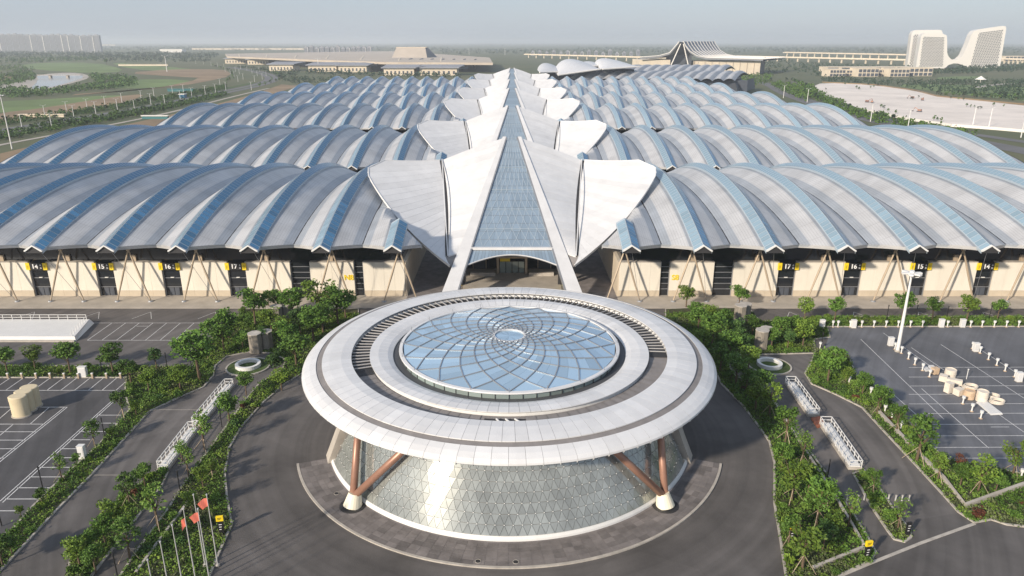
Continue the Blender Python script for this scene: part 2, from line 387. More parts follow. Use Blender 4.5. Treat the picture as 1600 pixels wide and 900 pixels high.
# upper row of stalls, left lot
yu = G(0, 609.8)[1]; yk = G(0, 590)[1]; S.append([(G(-150, 609.8)[0], yu), (G(181, 609.8)[0], yu)])
x = G(181, 609.8)[0]
for i in range(15): S.append([(x, yu), (x, yk)]); x -= 2.78
# stalls along the diagonal planting strip
for a, b in (((160, 640), (203, 640)), ): pass
La = G(174, 627); Lb = G(0, 783); S.append([La[:2], Lb[:2]]); S.append([(La[0]+.5, La[1]-.3), (Lb[0]+.6, Lb[1]-.3)])
for px in ((151, 648.5, 195), (140, 661, 186), (124, 674, 166), (109, 687, 141), (94, 701, 134), (79, 715, 112), (62, 730, 118), (45.5, 745, 98), (27, 762, 80), (8, 779.5, 58), (-14, 798, 25)):
    a = G(px[0], px[1]); b = G(px[2], px[1]); S.append([a[:2], b[:2]])
# centre block of stalls near the tanks
a = G(105, 636); b = G(-60, 770); S.append([a[:2], b[:2]]); S.append([(a[0]-.5, a[1]), (b[0]-.6, b[1])])
S.append([G(-20, 636)[:2], G(105, 636)[:2]]); S.append([G(-40, 662.5)[:2], G(70, 662.5)[:2]]); S.append([G(77, 636)[:2], G(47, 662.5)[:2]])
S.append([G(20, 636)[:2], G(-10, 662)[:2]])
for v, u in ((674.5, 56), (687.5, 40), (701, 24), (715.5, 7)): S.append([G(-60, v)[:2], G(u, v)[:2]])
S.append([G(21, 662.5)[:2], G(0, 680)[:2]])
kind(lines('parking_lines_left', S, .13))
# right lot: worn lines
S = []
A = [(1345, 524), (1397, 556), (1475, 605), (1560, 660)]
def seg(a, b): S.append([G(*a)[:2], G(*b)[:2]])
seg((1424, 543), (1475, 578)); seg((1470, 538), (1600, 622)); seg((1530, 545), (1600, 590)); seg((1345, 530), (1475, 655)); seg((1380, 520), (1600, 675)); seg((1440, 607), (1545, 700)); seg((1380, 602), (1440, 655))
for v in (574, 589, 603, 616, 631, 646, 663, 681, 699, 716): seg((1420 if v < 640 else 1440, v), (1600, v-.5))
seg((1548, 667), (1577, 667))
lines('parking_lines_right', S, .10)
# loading bay hatch marks on the service road
S = []
for u in (60, 160, 240, 340, 1230, 1330, 1430, 1530):
    c = G(u, 484); S.append([(c[0]-2.5, 171), (c[0], 176)]); S.append([(c[0], 176), (c[0]+2.5, 171)])
lines('service_road_marks', S, .10)
# tyre-worn circular arcs on the ring road (faint)
# ------------------------------------------------------------------ the disc building
rot = thing('rotunda', 'round white disc-roofed pavilion with spiral glass dome and sloped glazed base', 'pavilion', (CX, CY, 0))
# roof profile (radius, height)
def ring_panels(name, prof, n, m, parent, gap=.02, th=.16, a_off=0.):
    da = 2*pi/n; a = da/2-gap/((prof[0][0]+prof[-1][0])/2)
    mb = MB(); k = len(prof)
    for s in range(3):
        t = -a+a*s
        mb.v += [(r*cos(t), r*sin(t), z) for r, z in prof]+[(r*cos(t), r*sin(t), z-th) for r, z in prof]
    for s in range(2):
        b0 = s*2*k; b1 = b0+2*k
        for i in range(k-1): mb.f.append((b0+i, b0+i+1, b1+i+1, b1+i)[::-1])
        mb.f += [(b0, b1, b1+k, b0+k)[::-1], (b0+k-1, b0+2*k-1, b1+2*k-1, b1+k-1)[::-1]]
    mb.f.append(tuple(list(range(0, k))+list(range(2*k-1, k-1, -1)))); b0 = 4*k
    mb.f.append(tuple(list(range(b0, b0+k))+list(range(b0+2*k-1, b0+k-1, -1)))[::-1])
    me = mb.mesh(name, m)
    for i in range(n):
        o = link(name, me, parent); o.rotation_euler = (0, 0, a_off+da*(i+.5))
soffit = MB().lathe([(19.6, 13.9), (26, 13.6), (32, 13.85), (35.5, 14.5), (35.5, 14.62), (33.0, 15.4), (28.0, 16.0), (27.95, 15.2), (24.5, 15.2), (24.45, 15.85), (20.75, 15.5), (20.7, 15.2), (19.6, 15.2)], 120)
shell = soffit.build('roof_shell', 'white_paint', rot, smooth=False); shell.scale = (.973, .973, 1)
ring_panels('roof_panel', [(33.75, 15.82), (34.8, 15.52), (35.7, 15.12), (36.15, 14.72), (36.2, 14.45), (35.9, 14.2), (35.3, 14.2)], 96, 'white_metal', shell)
ring_panels('roof_panel', [(27.8, 16.45), (29.5, 16.5), (31.5, 16.3), (32.75, 16.1)], 110, 'white_metal', shell)
ring_panels('roof_panel', [(20.7, 15.75), (21.6, 16.05), (23.2, 16.25), (24.7, 16.2)], 96, 'white_metal', shell)
MB().lathe([(32.7, 15.9), (33.8, 15.72)], 120).build('dark_channel', 'walkway', shell)
MB().lathe([(24.6, 15.45), (27.9, 15.5)], 120).build('walkway_floor', 'walkway', shell)
MB().lathe([(19.0, 15.5), (20.75, 15.6)], 120).build('dome_gutter', 'gutter_grey', shell)
# louvre bars over the rear and side stretches of the ring walkway
lv = MB().box(24.7, 27.85, -.08, .08, 15.98, 16.12).mesh('louvre_bar', 'louvre_grey')
dk = MB(); dk.lathe([(24.7, 15.56), (27.85, 15.6)], 90, radians(-8), radians(205)); dk.build('dark_opening', 'gutter_dark', shell)
n = 74
for i in range(n):
    o = link('louvre_bar', lv, shell); o.rotation_euler = (0, 0, radians(-5)+radians(208)*i/n)
# plant well at the front of the walkway
MB().lathe([(25.6, 15.54), (27.8, 15.58)], 12, radians(262), radians(276)).build('plant_well', 'gutter_dark', shell)
for a in (266, 269, 272):
    r = radians(a); MB().tube((25.9*cos(r), 25.9*sin(r), 15.7), (27.6*cos(r+.02), 27.6*sin(r+.02), 16.2), .14).build('pipe', 'white_paint', shell)
# walkway plates with joints
wp = MB(); a = radians(1.75); wp.add([(r*cos(t), r*sin(t), 15.56) for r, t in ((24.8, -a), (27.7, -a), (27.7, a), (24.8, a))], [(0, 1, 2, 3)])
wme = wp.mesh('walkway_plate', 'walkway')
for i in range(40):
    an = 207+3.7*i
    if 261 < an < 277 or an > 349: continue
    o = link('walkway_plate', wme, shell); o.rotation_euler = (0, 0, radians(an))
# glass dome: two families of spirals
NS, KL = 20, 12; RD, RH = 18.5, 2.7
def rk(k): return RD*(RH/RD)**(k/KL)
def zd(r): return 16.55+1.6*(1-(r/RD)**2)
def nd(k, j, dz=0.): t = (j+.5*(k % 2))*2*pi/NS-pi/2; r = rk(k); return Vector((r*cos(t), r*sin(t), zd(r)+dz))
dome = MB().lathe([(18.55, 15.5), (18.55, 16.4), (RD, 16.42), (12, 17.0), (6, 17.6), (2.6, 17.85), (0.01, 17.9)], 80).build('dome', 'dark_metal', rot)
def pane(pts, m, name, parent, n, inset=.985, lift=0.):
    c = sum(pts, Vector())/len(pts); P = [c+(p-c)*inset+Vector((0, 0, lift)) for p in pts]
    mb = MB().add(P+[p-Vector((0, 0, .08)) for p in P], [tuple(range(len(P)))]+[(i, len(P)+i, len(P)+(i+1) % len(P), (i+1) % len(P)) for i in range(len(P))])
    me = mb.mesh(name, m)
    if me.polygons[0].normal.z < 0: me.flip_normals()
    for j in range(n):
        o = link(name, me, parent); o.rotation_euler = (0, 0, 2*pi*j/n)
for k in range(KL-1):
    j = 0; e = k % 2
    a = nd(k, 0); c = nd(k+2, 0); b = nd(k+1, 0 if e == 0 else 1); d_ = nd(k+1, -1 if e == 0 else 0)
    if k <= 4:
        p = (a+d_)/2; q = (b+c)/2
        pane([a, b, q, p], 'dome_glass', 'glass_pane', dome, NS); pane([p, q, c, d_], 'dome_glass', 'glass_pane', dome, NS)
    else: pane([a, b, c, d_], 'dome_glass', 'glass_pane', dome, NS)
pane([nd(0, 0), nd(0, 1), nd(1, 0)], 'dome_glass', 'glass_pane', dome, NS)
t0 = 2*pi/NS
pane([nd(KL, 0), nd(KL-1, 0), nd(KL, 1)], 'dome_glass', 'glass_pane', dome, NS)
# mullions follow the spirals
for fam in (0, 1):
    mb = MB()
    for k in range(KL):
        e = k % 2; q = nd(k+1, (0 if e == 0 else 1) if fam == 0 else (-1 if e == 0 else 0), .06)
        pass
    seq = [nd(0, 0, .07)]; j = 0
    for k in range(KL):
        e = k % 2
        if fam == 0: j = j if e == 0 else j+1
        else: j = j-1 if e == 0 else j
        seq.append(nd(k+1, j, .07))
    for p, q in zip(seq, seq[1:]): mb.bar(p, q, .15, .13)
    me = mb.mesh('spiral_mullion', 'grey_metal')
    for i in range(NS): o = link('spiral_mullion', me, dome); o.rotation_euler = (0, 0, 2*pi*i/NS)
MB().lathe([(2.55, 17.95), (2.55, 18.22), (2.95, 18.22), (2.95, 17.9)], 48).build('hub_ring', 'white_metal', dome)
me = MB().add([(0, 0, 18.05), (2.5*cos(-.128), 2.5*sin(-.128), 18.0), (2.5*cos(.128), 2.5*sin(.128), 18.0)], [(0, 1, 2)]).mesh('hub_pane', 'dome_glass')
for i in range(24): o = link('hub_pane', me, dome); o.rotation_euler = (0, 0, 2*pi*i/24)
MB().lathe([(18.45, 16.5), (18.5, 16.72), (19.05, 16.66), (19.1, 16.45)], 120).build('dome_ring', 'white_metal', dome)
# upstand glazing round the dome
a = 2*pi/56/2-.0022; me = MB().add([(18.72*cos(t), 18.72*sin(t), z) for t, z in ((-a, 15.45), (a, 15.45), (a, 16.5), (-a, 16.5))], [(0, 1, 2, 3)]).mesh('upstand_pane', 'clear_glass')
pst = MB().box(18.66, 18.82, -.05, .05, 15.42, 16.5).mesh('upstand_post', 'dark_metal')
pin = MB().tube((18.8, 0, 16.6), (18.8, 0, 17.35), .05, n=6).mesh('safety_pin', 'grey_metal')
for i in range(56):
    o = link('upstand_pane', me, dome); o.rotation_euler = (0, 0, 2*pi*(i+.5)/56)
    o = link('upstand_post', pst, dome); o.rotation_euler = (0, 0, 2*pi*i/56)
for i in range(20): o = link('safety_pin', pin, dome); o.rotation_euler = (0, 0, 2*pi*i/20)
# sloped triangular glazing
RB, RT, ZB, ZT = 31.6, 24.6, .75, 13.75
GA0, GA1 = radians(203), radians(337)
MB().lathe([(RB-.35, ZB), (RT-.35, ZT)], 80).build('base_wall', 'cone_dark', rot)
base = MB().lathe([(RB-.12, ZB), (RT-.12, ZT)], 80, GA0, GA1).build('glazed_base', 'cone_frame', rot)
MB().lathe([(RB-.5, .05), (RB+.35, .05), (RB+.3, .4), (RB+.05, .74), (RB-.5, .74)], 100, radians(200), radians(340)).build('base_sill', 'white_paint', rot)
NR, NCOL = 10, 56
def tri_pt(row, col):   # col may be half
    s = row/NR; t = GA0+(GA1-GA0)*col/NCOL; r = RB+(RT-RB)*s; return Vector((r*cos(t), r*sin(t), ZB+(ZT-ZB)*s))
cand = []
for row in range(NR):
    off = .5*(row % 2)
    for c in range(NCOL):
        a = tri_pt(row, c+off); b = tri_pt(row, c+1+off); t = tri_pt(row+1, c+.5+off) if off == 0 else tri_pt(row+1, c+1)
        u2 = tri_pt(row+1, c+1.5+off) if off == 0 else tri_pt(row+1, c+2)
        if c+1+off <= NCOL: cand.append(((a, b, t), row, c))
        if c+1.5+off <= NCOL: cand.append(((b, u2, t), row, c))
def order(x):
    ctr = sum(x[0], Vector())/3; return abs(x[1]-3.2)*3+abs(x[2]-NCOL/2)
cand.sort(key=order)
rest = MB()
for i, (p, r_, c_) in enumerate(cand):
    ctr = sum(p, Vector())/3; q = [ctr+(x-ctr)*.94 for x in p]; nrm = (q[1]-q[0]).cross(q[2]-q[0]).normalized()
    if nrm.z < 0: nrm = -nrm
    jit = nrm*.0
    V = [x+jit for x in q]+[x-nrm*.09 for x in q]
    # each pane leans by a hair, so reflections break up
    V[0] = V[0]+nrm*random.uniform(-.008, .008); V[1] = V[1]+nrm*random.uniform(-.008, .008); V[2] = V[2]+nrm*random.uniform(-.008, .008)
    Fc = [(0, 1, 2), (0, 3, 4, 1), (1, 4, 5, 2), (2, 5, 3, 0)]
    if (V[1]-V[0]).cross(V[2]-V[0]).z < 0: Fc = [f[::-1] for f in Fc]
    if i < 300: MB().add(V, Fc).build('triangular_pane', 'cone_glass', base)
    else: rest.add(V, Fc)
kind(rest.build('triangular_panes', 'cone_glass', base), 'stuff')
nb = MB()
for row in range(NR):
    off = .5*(row % 2)
    for c in range(NCOL+1):
        if c+off > NCOL: continue
        p = tri_pt(row, c+off)
        if row: nb.tube(p, p+Vector((p.x, p.y, 18)).normalized()*.09, .075, n=6)
kind(nb.build('glazing_nodes', 'white_paint', base), 'stuff')
# closing fins either side of the glazing
for s in (-1, 1):
    mb = MB(); a = radians(270)+s*radians(70.5)
    P = []
    for r, z in ((RB+.9, .12), (RT+2.2, ZT), (RT-.6, ZT), (RB-1.2, .12)):
        for dt in (-.042, .042): P.append((r*cos(a+dt), r*sin(a+dt), z))
    mb.add(P, [(0, 1, 3, 2), (2, 3, 5, 4), (4, 5, 7, 6), (6, 7, 1, 0), (0, 2, 4, 6), (1, 7, 5, 3)]); mb.build('end_fin', 'concrete', rot)
# V columns on cone feet
for q in (45, 135, 225, 315):
    a = radians(q); bx, by = 33.4*cos(a), 33.4*sin(a)
    col = MB()
    for s in (-1, 1):
        t = a+s*radians(19.5); MB().tube((bx*.995, by*.995, 1.5), (26.4*cos(t), 26.4*sin(t), 13.9), .56, .56, 16).build('strut', 'copper', rot, smooth=True)
    dr = Vector((-cos(a)*.28, -sin(a)*.28, 1)).normalized(); b0 = Vector((bx, by, .1))
    ft = MB().tube(b0, b0+dr*2.1, 1.45, .95, 20); ft.build('column_foot', 'cream', rot)
    MB().lathe([(0, .2), (2.0, .2), (2.0, .1)], 20, c=(bx, by)).build('foot_ring', 'dark_metal', rot)
# ------------------------------------------------------------------ exhibition halls
ROWS = [(175, 291), (298, 415), (442, 552), (563, 673), (700, 810), (844, 952)]
ZE, ZA, BAY, NB = 17.4, 26.8, 18.0, 11
def vault(y, y0, y1): s = min(1, max(0, (y-y0)/(y1-y0))); return ZE+(ZA-ZE)*4*s*(1-s)
NSEG = 22
def petal_edge(t):
    a = (t-.47)*(t-1)/.47; b = t*(t-1)/(.47*-.53); c = t*(t-.47)/.53
    return 16.9*a+32.9*b+47.6*c, 187*a+203.5*b+228*c, 9.4*a+18.6*b+31.3*c
EDGE = [petal_edge(i/60) for i in range(61)]
def roof_cap(ax, yr):
    """height under which the hall roof is flashed down to meet the canopy petal above it (y as in the first row)"""
    if ax > 47.5: return 99.
    x, ye, ze = min(EDGE, key=lambda e: abs(e[0]-ax))
    return ze-.3+(ye-yr)*(66.5-ze)/ye if yr < ye else ze-.5+.28*(yr-ye)
def facet(y0, y1, cx, vx, ya=0., yb=1., over=7.5, taper=0, drop=None, NSEG=22):
    """one roof slope from valley vx to crest cx; returns MB with uv"""
    mb = MB(); uv = []; NA = 3; rows = []
    for i in range(NSEG+1):
        s = ya+(yb-ya)*i/NSEG
        for j in range(NA+1):
            f = j/NA                      # 0 valley .. 1 crest
            a0 = y0+over*(1-f); a1 = y1-over*(1-f); y = a0+(a1-a0)*(s*(.04+.96*f) if taper == 1 else s*(.11+.89*(1-f)**2.3) if taper == 2 else s)
            dep = (3.3+1.7*sin(pi*s))*(1-f)**1.12
            lx = vx+(cx-vx)*f; z = vault(y, y0, y1)-dep
            if drop: z = min(z, roof_cap(drop[0]+lx*drop[1], y-y0+175))
            mb.v.append((lx, y, z)); uv.append((f, (y-y0)))
    n = NA+1; tot = len(mb.v)
    for i in range(NSEG):
        for j in range(NA):
            q = (i*n+j, i*n+j+1, (i+1)*n+j+1, (i+1)*n+j); mb.f.append(q if cx > vx else q[::-1])
    # fascia along both eaves
    mb.v += [(x, y+.25, z-.95) for x, y, z in mb.v[:n]]+[(x, y-.25, z-.95) for x, y, z in mb.v[NSEG*n:NSEG*n+n]]
    uv += [(.4, -1)]*(2*n)
    for j in range(NA):
        q = (j, tot+j, tot+j+1, j+1); mb.f.append(q if cx > vx else q[::-1])
        b = NSEG*n; q = (b+j, b+j+1, tot+n+j+1, tot+n+j); mb.f.append(q if cx > vx else q[::-1])
    mb.uv = uv; return mb
def flipfix(me):
    s = sum(p.normal.z*p.area for p in me.polygons)
    if s < 0: me.flip_normals()
SKW, SKH = 2.2, .72
def sk_pt(y0, y1, side, s, lift=0.):
    """side -1/0/1: skylight edge or ridge above the crest line"""
    y = y0-.35+(y1-y0+.7)*s; sl = vault(min(max(y, y0), y1), y0, y1)
    return Vector((side*SKW, y, sl+(SKH if side == 0 else -.62)+lift))
def skylight_base(y0, y1, sa=0., sb=1.):
    mb = MB(); n = 40
    for i in range(n+1):
        s = sa+(sb-sa)*i/n
        for sd in (-1, 0, 1): mb.v.append(tuple(sk_pt(y0, y1, sd, s)))
        for sd in (-1, 1): mb.v.append(tuple(sk_pt(y0, y1, sd, s)-Vector((0, 0, .7))))
    for i in range(n):
        a = 5*i; b = a+5
        mb.f += [(a, a+1, b+1, b), (a+1, a+2, b+2, b+1), (a+3, a, b, b+3), (a+2, a+4, b+4, b+2)]
    return mb
NP = 62
def sk_panes(y0, y1, k, sd):
    s0 = (k+.06)/NP; s1 = (k+.94)/NP
    def P(s, f):
        a = sk_pt(y0, y1, 0, s); b = sk_pt(y0, y1, sd, s); p = a+(b-a)*f; return p+Vector((sd*.02, 0, .06))
    q = [P(s0, .07), P(s0, .95), P(s1, .95), P(s1, .07)]
    return q if sd < 0 else q[::-1]
gable = MB()
for z0, h in ((0, 1),):
    V = [(-2.25, 0, -.85), (-2.25, 0, -.5), (0, 0, .9), (2.25, 0, -.5), (2.25, 0, -.85), (1.8, 0, -.7), (0, 0, .55), (-1.8, 0, -.7)]
    n = len(V); gable.add([(x, -.35, z) for x, y, z in V]+[(x, .25, z) for x, y, z in V], [(0, 1, 2, 6, 7), (2, 3, 4, 5, 6), (8+7, 8+6, 8+2, 8+1, 8), (8+6, 8+5, 8+4, 8+3, 8+2)]+[(i, i+8, (i+1) % 8+8, (i+1) % 8) for i in range(8)])
GAB = gable.mesh('skylight_gable', 'white_paint')
GLOUV = MB().add([(-2.1, .1, -1.3), (2.1, .1, -1.3), (2.1, .1, -.6), (0, .1, .6), (-2.1, .1, -.6)], [(0, 1, 2, 3, 4)]).mesh('gable_louvre', 'gutter_dark')

names = ['front', 'second', 'third', 'fourth', 'fifth', 'sixth']
def rowshape(ri):
    y0, y1 = ROWS[ri]
    L = {}
    for sgn in (-1, 1):                       # facet on the -x / +x side of the crest
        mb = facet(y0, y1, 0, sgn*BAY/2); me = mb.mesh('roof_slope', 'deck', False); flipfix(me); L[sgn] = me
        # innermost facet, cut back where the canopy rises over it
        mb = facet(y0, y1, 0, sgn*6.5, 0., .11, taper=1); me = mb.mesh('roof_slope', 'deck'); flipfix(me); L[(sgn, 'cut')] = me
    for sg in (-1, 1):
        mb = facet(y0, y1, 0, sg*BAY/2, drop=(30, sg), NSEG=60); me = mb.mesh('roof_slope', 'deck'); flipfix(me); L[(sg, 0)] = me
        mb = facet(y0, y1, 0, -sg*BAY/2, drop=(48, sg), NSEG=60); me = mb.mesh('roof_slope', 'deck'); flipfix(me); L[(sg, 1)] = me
    L['sk'] = skylight_base(y0, y1).mesh('skylight', 'lattice'); L['skcut'] = skylight_base(y0, y1, 0, .12).mesh('skylight', 'lattice')
    g = MB(); n = 24
    for i in range(n+1):
        s = i/n; y = y0+7.5+(y1-y0-15)*s; z = vault(y, y0, y1)-(3.3+1.7*sin(pi*s))+.06
        for x in (-.32, .32): g.v.append((x, y, z))
    for i in range(n): g.f.append((2*i, 2*i+1, 2*i+3, 2*i+2))
    L['gut'] = g.mesh('valley_gutter', 'gutter_dark')
    if ri == 0:
        for k in range(NP):
            for sd in (-1, 1):
                L[('p', k, sd)] = MB().add(sk_panes(y0, y1, k, sd), [(0, 1, 2, 3)]).mesh('skylight_pane', 'blue_glass' if sd > 0 else 'sunlit_glass')  # side facing the sun gets the glass painted paler, as if lit
    return L
HALLS = {}
DOORNO = ['17', '16', '15', '14', '13', '12', '11', '10']
for ri, (y0, y1) in enumerate(ROWS):
    L = rowshape(ri)
    for sg, side in ((-1, 'left'), (1, 'right')):
        hall = thing('exhibition_hall', '%s %s of six vaulted exhibition halls %s of the white spine, with ribbed roof bays' % (names[ri], 'row' if ri else 'row', side), 'exhibition hall', (sg*120, y0, 0), 0, 'vaulted exhibition halls')
        HALLS[(ri, sg)] = hall
        def put(name, me, x, par=hall):
            o = link(name, me, par)
            o.location = (x-(sg*120 if par is hall else 0), -y0 if par is hall else 0, 0); return o
        rests = {-1: MB(), 1: MB()}
        for b in range(NB):
            cx = sg*(30+BAY*b); inner = -sg
            for fs in (-1, 1):
                put('roof_slope', L[(fs, 'cut')] if (b == 0 and fs == inner) else L[(sg, 0)] if b == 0 else L[(sg, 1)] if (b == 1 and fs == inner) else L[fs], cx)
            sk = put('skylight', L['sk'] if b else L['skcut'], cx)
            for k in range(NP if b else 7):
                for sd in (-1, 1):
                    if ri == 0 and k < 14 and b < 11 and True:
                        o = link('skylight_pane', L[('p', k, sd)], sk)
                    else:
                        if ri > 2 and k % 2: continue
                        q = sk_panes(y0, y1, k, sd); 
                        if ri > 2:
                            q2 = sk_panes(y0, y1, k+1, sd) if k+1 < NP else q
                            q = [q[0], q[1], q2[2], q2[3]] if sd < 0 else [q2[0], q2[1], q[2], q[3]]
                        rests[sd].add([(p.x+cx-sg*120, p.y-y0, p.z) for p in q], [(0, 1, 2, 3)])
            g = link('skylight_gable', GAB, sk); g.location = (0, y0-.3, ZE+.1)
            if ri < 3: lo = link('gable_louvre', GLOUV, sk); lo.location = (0, y0-.3, ZE+.1)
            if b < NB-1 or True: put('valley_gutter', L['gut'], cx+sg*9)
        kind(rests[1].build('skylight_glazing', 'blue_glass', hall), 'stuff'); kind(rests[-1].build('skylight_glazing', 'sunlit_glass', hall), 'stuff')  # left-hand glazing in the colour lightened for sunlight
        # body under the roof
        xi, xo = sg*29.5-sg*120, sg*218-sg*120; xa, xb = min(xi, xo), max(xi, xo)
        yw = 13.0       # wall plane behind the eaves
        if ri:
            MB().box(xa, xb, yw, y1-y0-9, .1, 14.6).build('wall', 'dark_glass', hall)
        else:
            MB().box(xa+.3, xb-.3, yw+1.2, y1-y0-9, .1, 15.4).build('wall', 'dark_glass', hall)
            MB().box(xi-.6, xi+.6, yw+.2, y1-y0-9, .1, 9.8).build('side_wall', 'precast_low', hall)
# ------------------------------------------------------------------ front facades of the first two halls
NUM = {}
for sg in (-1, 1):
    hall = HALLS[(0, sg)]; off = (-sg*120, -ROWS[0][0], 0)
    def hp(mb, name, m, par=None, label=None):
        o = mb.build(name, m, par or hall)
        if par is None: o.location = off
        return o
    def bx(X0, X1, *a): 
        q = sorted((sg*X0, sg*X1)); return MB().box(q[0], q[1], *a)
    # openings along the facade: (centre, width, type)
    ops = [(41.8, 2.6, 'narrow'), (57.7, 5.4, 'wide')]+[(75+18*i, 4.9, 'door') for i in range(8)]
    edges = [29.3]
    x = 29.3
    for c, w_, t in ops+[(219, 0, 'end')]:
        a, b = x, c-w_/2; n = max(1, round((b-a)/3.1))
        if b-a > .3:
            hp(bx(a, b, 188.35, 189.6, .1, 9.7), 'wall_core', 'precast_low')
            for i in range(n):
                p0 = a+(b-a)*i/n; p1 = a+(b-a)*(i+1)/n
                hp(bx(p0+.015, p1-.015, 187.95+.02*random.random(), 188.36, 1.75, 9.8), 'wall_panel', 'precast')
                hp(bx(p0+.015, p1-.015, 187.9+.02*random.random(), 188.36, .12, 1.72), 'plinth_panel', 'precast_low')
            hp(bx(a, b, 187.85, 190.2, 9.82, 10.0), 'wall_coping', 'kerb')
            # vent boxes on the ledge
            if t in ('door', 'wide') : hp(bx(b-6.3, b-5.3, 188.6, 189.8, 10.0, 11.7), 'vent_box', 'tan_steel')
        x = c+w_/2
        if t == 'end': break
        q = sg*c; ztop = 7.75 if t == 'door' else 9.8
        dr = hp(bx(c-w_/2, c+w_/2, 188.75, 188.95, .12, 9.8), 'door', 'dark_glass')
        fr = MB()
        for e in (-1, 1): fr.box(q+e*(w_/2-.1)-.1, q+e*(w_/2-.1)+.1, 188.4, 188.8, .12, 9.8)
        for z in ((2.6, 5.2) if t == 'door' else ((2, 3.6, 5.2, 6.8, 8.4))): fr.box(q-w_/2+.2, q+w_/2-.2, 188.6, 188.74, z-.07, z+.07)
        hp(fr, 'door_frame', 'grey_metal', dr)
        if t == 'door':
            for e in (-1, 1):
                hp(MB().box(min(q+e*.08, q+e*1.35), max(q+e*.08, q+e*1.35), 188.6, 188.74, .2, 2.4), 'door_leaf', 'clear_glass' if False else 'far_dark', dr)
            hp(MB().box(q-.45, q+.45, 188.3, 188.6, 5.3, 5.5), 'door_lamp', 'white_paint', dr)
            no = 17-round((c-75)/18)
            sn = hp(MB().box(q-1.75, q+1.75, 187.45, 187.75, 7.8, 9.75), 'door_sign', 'black')
            hp(MB().box(q-2.85, q-1.78, 187.42, 187.75, 7.8, 9.75), 'sign_panel', 'yellow', sn)
            hp(MB().box(q+1.78, q+2.85, 187.42, 187.75, 7.8, 9.75), 'sign_panel', 'yellow', sn)
            for s_, sz, dx, dz in ((str(no), 1.75, -.35, 0), ('A', .62, 1.22, .38), ('G', .62, 1.22, -.38)):
                o = link('lettering', text_mesh(s_, sz, 'white_ink'), sn); o.location = (q+dx, 187.40, 8.77+dz); o.rotation_euler = (pi/2, 0, 0)
            for dx in (-2.32, 2.32):
                for k in range(3):
                    o = MB().box(q+dx-.28+.06*k, q+dx+.3-.1*k, 187.39, 187.41, 8.9-.34*k, 9.02-.34*k).build('small_print', 'black', sn)
    # hall number
    o = link('hall_number', text_mesh('N8' if sg < 0 else 'S8', 2.05, 'yellow'), hall); o.location = (sg*44.55+off[0], 187.8+off[1], 5.5); o.rotation_euler = (pi/2, 0, 0)
    # clerestory mullions
    for i in range(32):
        X = 30+6*i; hp(bx(X, X+.18, 190.05, 190.2, 10, 16.5), 'mullion', 'dark_metal')
    hp(bx(29.5, 218, 190.0, 190.2, 12.3, 12.45), 'transom', 'grey_metal')
    # V columns, one pair of raking legs under each crest
    for b in range(NB):
        X = sg*(30+BAY*b+1.2*0); ap_ = Vector((X, 185.2, 14.2))
        for e in (-1, 1):
            ft = Vector((X+e*4.5, 183.7, .25)); hp(MB().tube(ft, ft.lerp(ap_, .5), .17, .28, 10, False).tube(ft.lerp(ap_, .5), ap_, .28, .19, 10, False), 'raking_leg', 'tan_steel')
            hp(MB().lathe([(0, .42), (.55, .42), (.75, .12)], 12, c=(ft.x, ft.y)), 'leg_base', 'grey_metal')
        hp(MB().box(X-.35, X+.35, 184.8, 185.6, 13.9, 17.0), 'column_head', 'tan_steel')
        hp(MB().tube((X+.4, 176.5, 16.2), (X+4.3, 183.5, .4), .05, n=5), 'tie_rod', 'grey_metal')

# ------------------------------------------------------------------ white petal canopies of the spine
def lerp(a, b, t): return a+(b-a)*t
def V3(*a): return Vector(a)
PB0, PB1 = V3(-18.2, 170, 0), V3(-2.5, 244, 36.4)
def beam(t): return lerp(PB0, PB1, t)
def beam_w(t): return 4.3-3.2*t
GAPB, GAPT = V3(-17.9, 190.5, 10.9), V3(-23.4, 240, 29.5)
P0, TIP = V3(-16.9, 187, 9.4), V3(-45.9, 222.5, 32.4)
def gapc(t): p = lerp(GAPB, GAPT, t); p.y += 5.5*sin(pi*t); p.z += .2*sin(pi*t); p.x += .3*sin(pi*t); return p
PM, TM = V3(-32.9, 203.5, 18.6), .47
TIP = V3(-47.6, 228, 31.3)
def outc(t):
    a = (t-TM)*(t-1)/TM; b = t*(t-1)/(TM*(TM-1)); c = t*(t-TM)/(1-TM)
    return P0*a+PM*b+TIP*c
def petal_pt(s, t):
    a = gapc(t)+V3(-.55, 0, 0); b = outc(t)
    if t > .8: k = (t-.8)/.2; b = lerp(b, a, .30*k**4)
    p = lerp(a, b, s); p.z -= .35*sin(pi*s)*t; return p
def sail_pt(s, t):
    tb = .305+.69*t; a = beam(tb)+V3(-beam_w(tb)/2-.05, 0, -.15); b = gapc(t)+V3(.45, 0, 0)
    p = lerp(a, b, s); p.z += .3*sin(pi*s)*t; return p
def mx(p, sd): return (p.x*(-sd), p.y, p.z)   # sd=-1 keeps left, +1 mirrors
def patch(fn, sd, ta, tb, nt_, ns, th=.6):
    mb = MB(); T = [ta+(tb-ta)*i/nt_ for i in range(nt_+1)]
    for lay in (0, 1):
        for t in T:
            for j in range(ns+1):
                p = fn(j/ns, t); q = mx(p, sd); mb.v.append((q[0], q[1], q[2]-lay*th))
    n = ns+1; L_ = n*(nt_+1)
    for i in range(nt_):
        for j in range(ns):
            a = i*n+j; f = (a, a+1, a+n+1, a+n); mb.f.append(f); mb.f.append(tuple(x+L_ for x in f[::-1]))
    bd = [(j, j+1) for j in range(ns)]+[(i*n+ns, (i+1)*n+ns) for i in range(nt_)]+[(nt_*n+j+1, nt_*n+j) for j in range(ns)][::-1]+[((i+1)*n, i*n) for i in range(nt_)][::-1]
    for a, b in bd: mb.f.append((b, a, a+L_, b+L_))
    return mb
def fixup(me):
    top = me.polygons[0]
    if top.normal.z < 0: me.flip_normals()
    return me
